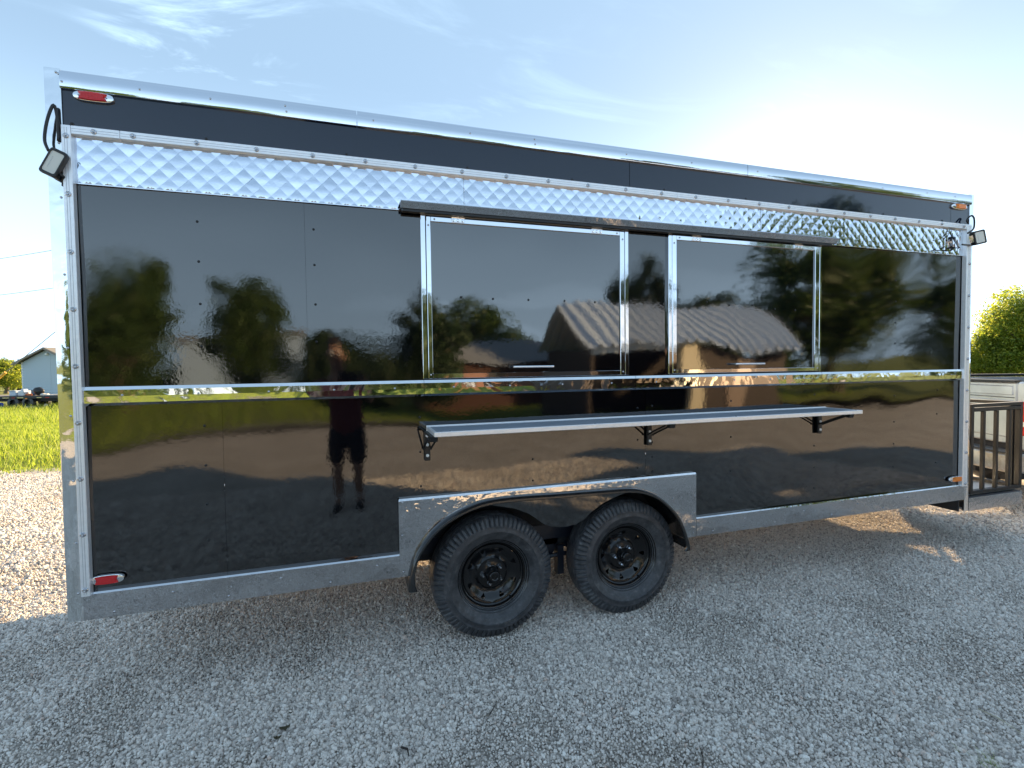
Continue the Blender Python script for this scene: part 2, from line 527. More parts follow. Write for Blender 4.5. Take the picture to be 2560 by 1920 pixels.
# loose stones on it: real pebbles, instanced by geometry nodes on jittered points
def stone_points():
    pts = []; sc = []
    def fill(x0, x1, y0, y1, sp, smin, smax, fn=None):
        nx, ny = int((x1 - x0) / sp), int((y1 - y0) / sp)
        gx, gy = np.meshgrid(np.arange(nx), np.arange(ny))
        px = x0 + (gx + (gy % 2) * 0.5 + RNG.uniform(-0.42, 0.42, gx.shape)) * sp
        py = y0 + (gy + RNG.uniform(-0.42, 0.42, gx.shape)) * sp
        px, py = px.ravel(), py.ravel()
        s = smin + (smax - smin) * RNG.uniform(0, 1, px.size) ** 1.7
        if fn is not None:
            k = fn(px, py); px, py, s = px[k], py[k], s[k]
        fine = np.array([noise.noise(Vector((a * 1.7, b * 1.7, 4.0))) + .5 * noise.noise(Vector((a * 4.3, b * 4.3, 9.0))) for a, b in zip(px, py)])
        s = s * (1 - .30 * np.clip((fine - .12) * 4, 0, 1)) * (1 + .35 * np.clip(-fine, 0, .6))
        pts.append(np.c_[px, py, RNG.uniform(-0.004, 0.004, px.size) + .008 * np.clip(fine, -.3, .5)]); sc.append(s)
    fill(0.3, 7.2, -1.65, 1.7, 0.0115, 0.0046, 0.0118)
    fill(-1.2, 0.3, -0.6, 1.7, 0.0135, 0.0055, 0.0125)
    fill(-4.6, 0.85, 1.7, 7.5, 0.026, 0.008, 0.019, lambda x, y: (y > 1.6) & (x > -3.9 - (y - 7) * 0.3) & (x < 0.95 - (y - 1.7) * 0.40) & (y < 6.95 + 0.3 * np.sin(x * 3.1)))
    fill(7.2, 9.6, -0.9, 2.6, 0.022, 0.008, 0.017)
    fill(2.0, 7.2, 1.7, 2.9, 0.028, 0.009, 0.018)
    fill(-1.0, 9.0, -4.4, -1.65, 0.032, 0.011, 0.021)
    fill(-1.5, 8.5, -1.6, 1.6, 0.15, 0.012, 0.019)
    return np.vstack(pts), np.concatenate(sc)
P_, S_ = stone_points()
me = bpy.data.meshes.new('gravel_stones')
me.vertices.add(len(P_))
me.vertices.foreach_set('co', P_.astype(np.float32).ravel())
at = me.attributes.new('size', 'FLOAT', 'POINT')
at.data.foreach_set('value', S_.astype(np.float32))
me.materials.append(M_STONE)
stones = bpy.data.objects.new('gravel_stones', me)
COL.objects.link(stones)
setp(stones, kind='stuff')
ng = bpy.data.node_groups.new('scatter_stones', 'GeometryNodeTree')
ng.interface.new_socket('Geometry', in_out='INPUT', socket_type='NodeSocketGeometry')
ng.interface.new_socket('Geometry', in_out='OUTPUT', socket_type='NodeSocketGeometry')
def gn(t, **k):
    n = ng.nodes.new(t)
    for a, b in k.items():
        setattr(n, a, b)
    return n
gi, go = gn('NodeGroupInput'), gn('NodeGroupOutput')
join = gn('GeometryNodeJoinGeometry')
for k in range(6):
    ico = gn('GeometryNodeMeshIcoSphere')
    ico.inputs['Radius'].default_value = 1.0
    ico.inputs['Subdivisions'].default_value = 2
    pos = gn('GeometryNodeInputPosition')
    off = gn('ShaderNodeVectorMath', operation='ADD')
    off.inputs[1].default_value = (k * 7.3, k * 3.1, k * 5.7)
    ng.links.new(pos.outputs[0], off.inputs[0])
    vor = gn('ShaderNodeTexVoronoi')
    vor.inputs['Scale'].default_value = 0.85
    ng.links.new(off.outputs[0], vor.inputs['Vector'])
    nz = gn('ShaderNodeTexNoise')
    nz.inputs['Scale'].default_value = 1.1
    nz.inputs['Detail'].default_value = 1
    ng.links.new(off.outputs[0], nz.inputs['Vector'])
    ma = gn('ShaderNodeMath', operation='MULTIPLY_ADD')
    ng.links.new(vor.outputs['Distance'], ma.inputs[0])
    ma.inputs[1].default_value = 0.55
    ng.links.new(nz.outputs[0], ma.inputs[2])
    mul = gn('ShaderNodeVectorMath', operation='SCALE')
    ng.links.new(pos.outputs[0], mul.inputs[0])
    ng.links.new(ma.outputs[0], mul.inputs['Scale'])
    sp_ = gn('GeometryNodeSetPosition')
    ng.links.new(ico.outputs['Mesh'], sp_.inputs['Geometry'])
    ng.links.new(mul.outputs[0], sp_.inputs['Position'])
    tr = gn('GeometryNodeTransform')
    tr.inputs['Scale'].default_value = [(1.25, .95, .8), (1.05, 1.15, .9), (1.4, .85, .75), (1, 1, .75), (1.2, 1.0, 1.0), (1.3, .8, .9)][k]
    ng.links.new(sp_.outputs[0], tr.inputs['Geometry'])
    sm_ = gn('GeometryNodeSetMaterial')
    sm_.inputs['Material'].default_value = M_STONE
    ng.links.new(tr.outputs[0], sm_.inputs['Geometry'])
    g2i = gn('GeometryNodeGeometryToInstance')
    ng.links.new(sm_.outputs[0], g2i.inputs[0])
    ng.links.new(g2i.outputs[0], join.inputs[0])
iop = gn('GeometryNodeInstanceOnPoints')
ng.links.new(gi.outputs[0], iop.inputs['Points'])
ng.links.new(join.outputs[0], iop.inputs['Instance'])
iop.inputs['Pick Instance'].default_value = True
rv = gn('FunctionNodeRandomValue', data_type='FLOAT_VECTOR')
rv.inputs[0].default_value = (0, 0, 0)
rv.inputs[1].default_value = (6.283, 6.283, 6.283)
e2r = gn('FunctionNodeEulerToRotation')
ng.links.new(rv.outputs[0], e2r.inputs[0])
ng.links.new(e2r.outputs[0], iop.inputs['Rotation'])
na = gn('GeometryNodeInputNamedAttribute', data_type='FLOAT')
na.inputs['Name'].default_value = 'size'
ng.links.new(na.outputs[0], iop.inputs['Scale'])
ng.links.new(iop.outputs[0], go.inputs[0])
md = stones.modifiers.new('scatter', 'NODES')
md.node_group = ng

# grass blades: thick where the photo looks, thin elsewhere
def grass(name, regions, seed):
    rg = np.random.default_rng(seed)
    V = []; F = []
    for (fn, n, hmin, hmax, w, bbox) in regions:
        k = 0
        while k < n:
            x = rg.uniform(bbox[0], bbox[1]); y = rg.uniform(bbox[2], bbox[3])
            k += 1
            if not fn(x, y):
                continue
            z = hz(x, y) - 0.012
            h = rg.uniform(hmin, hmax) * (1 + .8 * noise.noise(Vector((x * .8, y * .8, 2)))); a = rg.uniform(0, 6.283)
            lean = rg.uniform(0.15, 0.7) * h; la = rg.uniform(0, 6.283)
            dx, dy = math.cos(a) * w, math.sin(a) * w
            lx, ly = math.cos(la) * lean, math.sin(la) * lean
            o = len(V)
            V += [(x - dx, y - dy, z), (x + dx, y + dy, z), (x + dx * .6 + lx * .4, y + dy * .6 + ly * .4, z + h * .6), (x - dx * .6 + lx * .4, y - dy * .6 + ly * .4, z + h * .6), (x + lx, y + ly, z + h)]
            F += [(o, o + 1, o + 2, o + 3), (o + 3, o + 2, o + 4)]
    mb = MB(); mb.v = V; mb.f = F
    return solo(name, mb, M_GRASS, kind='stuff', recalc=False)
wedge = lambda x, y: (y > 7.0 + 0.4 * math.sin(x * 3.1) * 0.6) and (-0.49 * (y + 2.6) - 1.0 < x - 2.0 + 0.18 * (y + 2.6) * 0 < -0.40 * (y + 2.6) + 1.2)
grass('meadow_grass', [
    (lambda x, y: y > 7.0 + 0.25 * math.sin(x * 3.1) + 0.15 * math.sin(x * 9) and -0.62 * (y + 2.6) < x - 2.0 < -0.36 * (y + 2.6), 95000, 0.04, 0.12, 0.006, (-14, -1, 6.8, 22)),
    (lambda x, y: -0.64 * (y + 2.6) < x - 2.0 < -0.36 * (y + 2.6), 26000, 0.10, 0.40, 0.012, (-22, -6, 19, 36)),
    (lambda x, y: y > 7.3, 26000, 0.05, 0.18, 0.010, (-9, 24, 7, 16)),
    (lambda x, y: True, 9000, 0.08, 0.25, 0.02, (-9, 24, -30, -13.2)),
    (lambda x, y: noise.noise(Vector((x, y, 0))) > 0.15, 1600, 0.03, 0.10, 0.005, (-4.2, -0.5, 5.2, 7.2)),
], 3)

# ------------------------------------------------------------------ food trailer
T = thing('food_trailer', 'long black food trailer with mirror steel trim, two closed serving hatches and a shelf', 'trailer', (3.7, 1.15, 0))
XL, XR = 0.80, 6.57
W_ = 2.30
def P(name, mb, mat, smooth=False, auto=None, parent=None, label=None, recalc=True):
    return part(name, mb, mat, parent or T, smooth, auto, label, None, recalc)

# hidden box: floor, roof, other walls
mb = MB()
mb.box(XL + .03, XR - .03, 0.34, W_, 0.46, 0.52)
mb.box(XL + .03, 2.2, 0.03, .339, 0.46, 0.52)
mb.box(4.0, XR - .03, 0.03, .339, 0.46, 0.52)
mb.box(XL + .03, XR - .03, 0.02, W_, 2.735, 2.770)
mb.box(XL + .02, XL + .05, 0.03, W_, 0.53, 2.733)
mb.box(XR - .05, XR - .02, 0.03, W_, 0.53, 2.733)
mb.box(XL + .055, XR - .055, W_ - .03, W_ + .001, 0.53, 2.733)
P('body_shell', mb, M_STEEL_FLAT)

# black side sheets: gently oil-canned metal
def wave(x, z, amp=1.0, seed=0.0):
    a = noise.noise(Vector((x * 1.25 + seed, z * 1.5, 2.3 + seed))) * 0.0062
    b = noise.noise(Vector((x * 3.1 + seed, z * 3.4, 7.7))) * 0.0017
    return (a + b) * amp
def sheet(x0, x1, z0, z1, step=0.03, amp=1.0, seed=0.0, y=0.0, hole=None, thick=0.006):
    nx, nz = max(2, round((x1 - x0) / step)), max(2, round((z1 - z0) / step))
    X = list(np.linspace(x0, x1, nx + 1)); Z = list(np.linspace(z0, z1, nz + 1))
    if hole:
        for c in hole[:2]: X.append(c)
        Z.append(hole[2])
        X = sorted(set(X)); Z = sorted(set(Z))
    mb = MB()
    n = len(Z)
    for x in X:
        for z in Z:
            e = min(x - x0, x1 - x, z - z0, z1 - z)
            mb.v.append((x, y + wave(x, z, amp, seed), z))
    for i in range(len(X) - 1):
        for j in range(n - 1):
            if hole and hole[0] <= (X[i] + X[i + 1]) / 2 <= hole[1] and (Z[j] + Z[j + 1]) / 2 < hole[2]:
                continue
            mb.f.append((i * n + j, (i + 1) * n + j, (i + 1) * n + j + 1, i * n + j + 1))
    return mb
for k, (x0, x1, z0, z1, h, sd) in enumerate([
        (0.885, 1.4235, 0.53, 1.43, None, 0.0), (1.4245, 3.6735, 0.53, 1.43, (2.26, 3.6735, 0.80), 0.0), (3.6745, 6.50, 0.53, 1.43, (3.6745, 3.99, 0.80), 3.0),
        (0.885, 1.7996, 1.40, 2.36, None, 1.5), (1.8004, 2.38, 1.40, 2.36, None, 1.5), (3.54, 3.86, 1.40, 2.36, None, 5.0), (5.02, 6.50, 1.40, 2.36, None, 8.0)]):
    P('side_panel', sheet(x0, x1, z0, z1, 0.03, 1.0, sd, 0.0065, h), M_BLACK, smooth=True, recalc=False)
# black plate that drops between the two wheels
lobe = [(2.50, .815), (2.62, .785), (2.78, .748), (2.837, .734), (2.921, .697), (2.972, .659), (3.007, .631), (3.05, .611), (3.094, .601), (3.157, .598), (3.212, .606),
        (3.262, .628), (3.31, .668), (3.38, .71), (3.47, .742), (3.60, .775), (3.74, .815)]
mb = MB()
mb.prism([(x, z) for x, z in lobe], 0.0, 0.006)
P('wheel_well_panel', mb, M_BLACK)

# fascia band under the roof rail
for x0, x1 in [(0.875, 3.5635), (3.5665, 6.2925), (6.2955, 6.50)]:
    P('fascia_panel', sheet(x0, x1, 2.545, 2.718, 0.03, 0.5, 4.0, -0.007), M_FASCIA, smooth=True, recalc=False)

# roof rail: rolled top, flat face, bright bottom return
D = 0.022
def run(prof, x0, x1):
    """extrude a (y,z) profile along x (open strip with thickness handled by the profile)"""
    mb = MB(); mb.prism(prof, x0, x1, 'x'); return mb
zt, zf, zl, zb = qz(2.783, D), qz(2.769, D), qz(2.7235, D), qz(2.709, D)
prof = [(0.05, zt + 0.004), (-D + 0.010, zt + 0.001), (-D + .002, zt - .005), (-D, zf), (-D - .001, zl), (-D + .002, zb), (-D + .004, zb - .001), (0.0, zb - .001), (0.02, zl), (0.05, zf)]
xa, xm, xb = qx(.863, D), qx(3.56, D), qx(6.571, D)
for x0, x1 in ((xa, 2.05), (2.053, 4.4), (4.403, xb - .03)):
    P('roof_rail', run(prof, x0, x1), M_STEEL_FLAT, auto=25)

# corner caps (mirror steel) at both ends
def corner(x0, x1, ztop, zbot, d, sgn):
    prof = [(x0, 0.06), (x0, -d + .012), (x0 + .004, -d + .003), (x0 + .011, -d), (x1, -d), (x1, 0.0), (x0 + .02, 0.0), (x0 + .02, 0.06)]
    if sgn > 0:
        prof = [(x1 + x0 - a, b) for a, b in prof]
    mb = MB(); mb.prism(prof, zbot, ztop, 'z'); return mb
d = 0.014
P('corner_cap', corner(qx(.806, d), qx(.868, d), qz(2.785, d), qz(.438, d), d, -1), M_STEEL, auto=30)
P('corner_cap', corner(qx(6.515, d), qx(6.571, d), qz(2.785, d), qz(.348, d), d, 1), M_STEEL, auto=30)

# aluminium channel: one rail across, one post down each end, ribbed face
DA = 0.030
def channel_h(x0, x1, z0, z1):
    mb = MB(); mb.bbox(x0, x1, -DA, 0.002, z0, z1, 0.002); return mb
zr0, zr1 = qz(2.521, DA), qz(2.557, DA)
lx0, lx1 = qx(.861, DA), qx(.8945, DA)
rx0, rx1 = qx(6.493, DA), qx(6.548, DA)
zp0 = qz(.541, DA)
rails = []
for x0, x1 in ((lx1 + .001, qx(1.068, DA)), (qx(1.069, DA), qx(3.9, DA)), (qx(3.901, DA), rx0 - .001)):
    r = P('channel_rail', channel_h(x0, x1, zr0, zr1), M_ALU, auto=30)
    rails.append((r, x0, x1))
    for zz in (0.32, 0.62):
        z = zr0 + (zr1 - zr0) * zz
        mb = MB(); mb.box(x0 + .003, x1 - .003, -DA - .0008, -DA + .002, z, z + .0010)
        P('groove_line', mb, M_ALU_LINE, parent=r)  # dark strip on the flat face, coloured like a groove in shade
posts = []
for x0, x1 in ((lx0, lx1), (rx0, rx1)):
    mb = MB(); mb.bbox(x0, x1, -DA, 0.002, zp0, zr1, 0.002)
    r = P('channel_post', mb, M_ALU, auto=30)
    posts.append((r, x0, x1))
    for f in (0.34, 0.6):
        x = x0 + (x1 - x0) * f
        mb = MB(); mb.box(x, x + .0010, -DA - .0008, -DA + .002, zp0 + .01, zr1 - .01)
        P('groove_line', mb, M_ALU_LINE, parent=r)  # same dark strip upright, shade by colour only
# washered screws
mb = MB()
mb.lathe([(0, .0108), (-.0025, .0108), (-.0042, .0085), (-.0042, .0068), (-.0065, .0055), (-.0085, .0042), (-.0075, .0018), (-.0075, .0001)], 14, (0, 0, 0))
ME_WASH = mb.mesh('washer_screw', M_ZINC, smooth=True, auto=35)
mb = MB()
mb.lathe([(0, .0052), (-.002, .0046), (-.0032, .0025), (-.0035, .0001)], 9, (0, 0, 0))
ME_RIV = mb.mesh('rivet', M_ZINC, smooth=True)
mb = MB()
mb.lathe([(0, .0062), (-.0022, .0058), (-.0045, .003), (-.005, .0001)], 9, (0, 0, 0))
ME_DOT = mb.mesh('black_screw', M_BLKPLAST, smooth=True)
zmid = (zr0 + zr1) / 2
xw = [0.976] + [1.117 + .2427 * i for i in range(23)]
for x in xw:
    X = qx(x, DA)
    if X > rx0 - .01: continue
    pr = next((r for r, a, b in rails if a <= X <= b), rails[-1][0])
    piece('washer_screw', ME_WASH, pr, (X, -DA - .0003, zmid), (0, random.uniform(0, 6), 0))
for (r, x0, x1), xo in zip(posts, (.5, .62)):
    for i in range(9):
        z = 2.511 - .2424 * i + (0 if xo < .55 else -.01)
        piece('washer_screw', ME_WASH, r, (x0 + (x1 - x0) * xo, -DA - .0003, qz(z, DA)), (0, random.uniform(0, 6), 0))
def rivets(par, pts, y, me=None):
    for x, z in pts:
        piece('rivet', me or ME_RIV, par, (x, y, z))
rivets(T, [(qx(x, D), qz(z, D)) for x, z in ((.872, 2.733), (1.149, 2.743), (1.42, 2.743), (1.73, 2.757), (1.735, 2.730), (2.13, 2.743), (2.62, 2.743), (2.98, 2.757), (2.983, 2.730), (3.55, 2.743), (4.0, 2.743), (4.5, 2.743), (5.05, 2.743), (5.6, 2.743), (6.05, 2.75), (6.35, 2.75))], -D - .0005)
rivets(T, [(qx(.853 - .0 * i, .014), qz(z, .014)) for i, z in enumerate((2.543, 2.478, 2.252, 1.93, 1.62, 1.33, 1.05, .78, .56))], -.0143)
rivets(T, [(qx(.862, .014), qz(2.763, .014)), (qx(.853, .014), qz(2.768, .014))], -.0143)
rivets(T, [(x, qz(2.5615, .007)) for x in (.905, 1.40, 2.0, 2.6, 3.2, 3.8, 4.4, 5.0, 5.6, 6.2)], -.009, ME_DOT)

# quilted mirror sheet: pressed diamonds in three lengths
LX, LZ = 0.0745, 0.0750
def quilt(x0, x1, z0, z1, seed):
    rg = random.Random(seed)
    mb = MB()
    i0, i1 = int((x0 - 1.026) / (LX / 2)) - 2, int((x1 - 1.026) / (LX / 2)) + 2
    j0, j1 = int((z0 - 2.444) / (LZ / 2)) - 2, int((z1 - 2.444) / (LZ / 2)) + 2
    N = 6
    for i in range(i0, i1 + 1):
        for j in range(j0, j1 + 1):
            if (i + j) % 2 == 0:
                continue
            cx, cz = 1.026 + i * LX / 2, 2.444 + j * LZ / 2
            if cx < x0 - LX / 2 or cx > x1 + LX / 2 or cz < z0 - LZ / 2 or cz > z1 + LZ / 2:
                continue
            h = 0.0012 * rg.uniform(0.75, 1.25) * (1 + 0.3 * sstep(4.6, 5.6, cx))
            tx, tz = rg.gauss(0, .010), rg.gauss(0, .012)
            o = len(mb.v)
            for a in range(N + 1):
                for b in range(N + 1):
                    u, v = a / N * 2 - 1, b / N * 2 - 1
                    x = cx + (u - v) * LX / 4; z = cz + (u + v) * LZ / 4
                    y = -0.004 - h * (1 - abs(u) ** 1.7) * (1 - abs(v) ** 1.7) + (x - cx) * tx + (z - cz) * tz
                    mb.v.append((min(max(x, x0), x1), y, min(max(z, z0), z1)))
            for a in range(N):
                for b in range(N):
                    mb.f.append((o + a * (N + 1) + b, o + (a + 1) * (N + 1) + b, o + (a + 1) * (N + 1) + b + 1, o + a * (N + 1) + b + 1))
    return mb
for k, (x0, x1) in enumerate(((.893, 2.58), (2.581, 4.52), (4.521, 6.497))):
    P('quilted_panel', quilt(x0, x1, 2.316, 2.53, k), M_QUILT, smooth=True, recalc=False)
mb = MB(); mb.box(.89, 6.50, -.0065, -.002, 2.3125, 2.3165)
P('quilt_edge', mb, M_STEEL_FLAT)

# belt trim: bevelled mirror strip in lengths, running below the hatches
D2 = 0.020
zc_, zd_, ze_ = qz(1.4525, .004), qz(1.4375, D2), qz(1.381, D2)
prof = [(0.013, zc_), (-D2 + .0055, zc_), (-D2, zd_), (-D2 - .0005, (zd_ + ze_) / 2), (-D2, ze_), (-.004, ze_ - .012), (0.013, ze_ - .012)]
for x0, x1 in ((.895, 2.353), (2.355, 3.60), (3.602, 5.045), (5.047, 6.488)):
    r = P('belt_trim', run(prof, qx(x0, .012), qx(x1, .012)), M_STEEL)
    n = int((x1 - x0) / .28)
    rivets(r, [(qx(x0 + (i + .5) * (x1 - x0) / n, D2), (zd_ + ze_) / 2 + .004) for i in range(n)], -D2 - .0008)

# skirt and wheel-arch plate
D3 = 0.016
zs0, zs1 = qz(.438, D3), qz(.549, D3)
zs2 = qz(.562, .002)
prof = [(0.013, zs2), (-D3 + .0035, zs2), (-D3, zs1), (-D3, zs0), (-D3 + .004, zs0), (0.013, zs0 + .02)]
for x0, x1, nn in ((.868, 2.213, 6), (4.035, 6.515, 10)):
    r = P('skirt_trim', run(prof, qx(x0, D3), qx(x1, D3)), M_SKIRT)
    L = x1 - x0
    rivets(r, [(qx(x0 + (i + .5) * L / nn, D3), zs0 + (.075 if i % 2 else .022)) for i in range(nn)], -D3 - .0005)
# arch plate outline with the fender-shaped cut-out
FEN = [(2.250, .375), (2.256, .46), (2.298, .574), (2.388, .683), (2.503, .754), (2.644, .799), (2.821, .810), (3.075, .804), (3.344, .799), (3.552, .793), (3.679, .759), (3.779, .698), (3.881, .586), (3.943, .436), (3.952, .381)]
def densify(pts, n=5):
    """Catmull-Rom through the points"""
    o = []
    P4 = [pts[0]] + list(pts) + [pts[-1]]
    for i in range(1, len(P4) - 2):
        a, b, c, e = [np.array(P4[k]) for k in (i - 1, i, i + 1, i + 2)]
        for t in np.linspace(0, 1, n, endpoint=False):
            o.append(tuple(.5 * ((2 * b) + (-a + c) * t + (2 * a - 5 * b + 4 * c - e) * t * t + (-a + 3 * b - 3 * c + e) * t ** 3)))
    o.append(tuple(pts[-1]))
    return o
fen = densify(FEN, 5)
cut = [(x, z) for x, z in fen if z > .445]
D4 = 0.018
bx0, bx1, bz = qx(2.213, D4), qx(4.033, D4), qz(.831, D4)
bz2 = qz(.846, .004)
mb = MB()
# front face as quads between the cut-out and the plate's outer edge
outer = []
for x, z in cut:
    if z < .60:
        outer.append((bx0 if x < 3.1 else bx1, z))
    else:
        t = (x - cut[0][0]) / (cut[-1][0] - cut[0][0])
        outer.append((None, None))
n = len(cut)
idx = [i for i in range(n) if outer[i][0] is None]
for m_, i in enumerate(idx):
    t = m_ / (len(idx) - 1)
    # walk: up the left edge, along the top, down the right edge
    Lh = bz - .60; Lw = bx1 - bx0; tot = 2 * Lh + Lw
    s = t * tot
    if s < Lh: outer[i] = (bx0, .60 + s)
    elif s < Lh + Lw: outer[i] = (bx0 + s - Lh, bz)
    else: outer[i] = (bx1, bz - (s - Lh - Lw))
# put exact corners on the path
def near(cx, cz):
    k = min(idx, key=lambda i: (outer[i][0] - cx) ** 2 + (outer[i][1] - cz) ** 2); outer[k] = (cx, cz)
near(bx0, bz); near(bx1, bz)
for (ix, iz), (ox, oz) in zip(cut, outer):
    mb.v += [(ox, -D4, oz), (ix, -D4, iz), (ix, 0.0, iz)]
for i in range(n - 1):
    mb.f += [(i * 3, (i + 1) * 3, (i + 1) * 3 + 1, i * 3 + 1), (i * 3 + 1, (i + 1) * 3 + 1, (i + 1) * 3 + 2, i * 3 + 2)]
zlow = zs0
mb.add([(bx0, -D4, zlow), (cut[0][0], -D4, zlow), (cut[0][0], -D4, cut[0][1]), (bx0, -D4, cut[0][1])], [(0, 1, 2, 3)])
mb.add([(bx1, -D4, zlow), (cut[-1][0], -D4, zlow), (cut[-1][0], -D4, cut[-1][1]), (bx1, -D4, cut[-1][1])], [(3, 2, 1, 0)])
# bevelled top return and end returns
mb.add([(bx0, -D4, bz), (bx1, -D4, bz), (bx1 - .003, -D4 + .0035, bz2), (bx0 + .003, -D4 + .0035, bz2), (bx0 + .006, .013, bz2), (bx1 - .006, .013, bz2)], [(0, 1, 2, 3), (3, 2, 5, 4)])
mb.add([(bx0, -D4, bz), (bx0, -D4, zlow), (bx0 - .003, .013, zlow), (bx0 - .003, .013, bz2)], [(0, 1, 2, 3)])
mb.add([(bx1, -D4, bz), (bx1, -D4, zlow), (bx1 + .003, .013, zlow), (bx1 + .003, .013, bz2)], [(0, 1, 2, 3)])
AP = P('arch_plate', mb, M_SKIRT, recalc=False)
rivets(AP, [(bx0 + .02 + i * (bx1 - bx0 - .04) / 9, bz - .008) for i in range(10)] + [(bx0 + .015, .66), (bx1 - .015, .70), (bx1 - .015, .60), (bx0 + .02, .47), (bx1 - .02, .47), (bx0 + .15, .68), (bx1 - .17, .70)], -D4 - .0006)
mb = MB()
mb.box(2.18, 4.06, .02, .03, .80, .86)
P('arch_backing', mb, M_DARK)

# fender: flat-topped twin-axle mudguard with rolled lip
mb = MB()
nf = len(fen)
cenf = (3.10, .42)
sec = []
for i, (x, z) in enumerate(fen):
    a = np.array(fen[max(i - 1, 0)]); b = np.array(fen[min(i + 1, nf - 1)])
    t = (b - a) / np.linalg.norm(b - a)
    nrm = np.array((-t[1], t[0]))          # outward (up on top)
    if nrm[1] < 0 and abs(t[0]) > .3: nrm = -nrm
    if nrm @ (np.array((x, z)) - np.array(cenf)) < 0: nrm = -nrm
    e = max(0, 1 - min(i, nf - 1 - i) / 9.0)
    lip = .024 + .020 * e * e
    ring = [(.26, 0), (-.035, 0), (-.052, -.003), (-.060, -.010), (-.060, -lip + .004), (-.054, -lip), (-.040, -lip + .006), (-.030, -.012), (.26, -.010)]
    sec.append([(x + nrm[0] * r, y, z + nrm[1] * r) for y, r in ring])
m_ = len(sec[0])
for s in sec: mb.v += s
for i in range(nf - 1):
    for j in range(m_):
        mb.f.append((i * m_ + j, (i + 1) * m_ + j, (i + 1) * m_ + (j + 1) % m_, i * m_ + (j + 1) % m_))
mb.f += [tuple(range(m_)), tuple(range(nf * m_ - 1, (nf - 1) * m_ - 1, -1))]
P('fender', mb, M_FENDER, auto=40)
mb = MB(); mb.box(2.22, 3.99, .28, .30, .40, .82)
P('inner_well', mb, M_DARK)

# ---- wheels
TC = [(2.734, .344), (3.573, .344)]
TR_, RR = .345, .208
def tyre_mesh():
    N = 288
    mb = MB()
    # profile: (y, r, kind)
    prof = [(.075, .190, 0), (.064, .200, 0), (.058, .210, 0), (.056, .216, 0), (.046, .226, 0), (.037, .242, 0), (.032, .256, 0), (.0305, .2575, 0), (.0275, .259, 0), (.029, .272, 0), (.0295, .274, 0), (.031, .283, 0), (.0300, .285, 0), (.0305, .290, 0),
            (.034, .300, 1), (.038, .312, 1), (.044, .325, 1), (.051, .335, 1), (.058, .341, 2), (.066, .3435, 2), (.074, .3445, 3),
            (.0755, .338, 3), (.080, .338, 3), (.0815, .345, 3), (.098, .3455, 3), (.0995, .338, 3), (.104, .338, 3), (.1055, .3455, 3), (.128, .346, 3), (.1295, .338, 3), (.134, .338, 3), (.1355, .3455, 3), (.158, .345, 3), (.1595, .338, 3), (.164, .338, 3), (.1655, .3445, 3), (.195, .342, 0), (.212, .333, 0), (.228, .30, 0), (.232, .26, 0), (.22, .215, 0), (.205, .19, 0)]
    for i in range(N):
        a = 2 * math.pi * i / N
        zz = .0032 * (1 - 2 * abs(((i % 8) / 8.0) * 2 - 1))
        g = (i % 4 == 0)
        lean = 0
        for y, r, k in prof:
            rr, yy = r, y
            if k == 1 and g: rr -= .006; yy += .006
            if k == 2 and g: rr -= .005; yy += .003
            if k == 3: yy += zz
            if r > .338:     # flattened where it stands
                pass
            vx, vz = rr * math.cos(a), rr * math.sin(a)
            if vz < -.336: vz = -.336 + (vz + .336) * .25
            mb.v.append((vx, yy, vz))
    m = len(prof)
    for i in range(N):
        for j in range(m - 1):
            mb.f.append((i * m + j, ((i + 1) % N) * m + j, ((i + 1) % N) * m + j + 1, i * m + j + 1))
    return mb.mesh('tyre', M_RUBBER, smooth=True, auto=38)
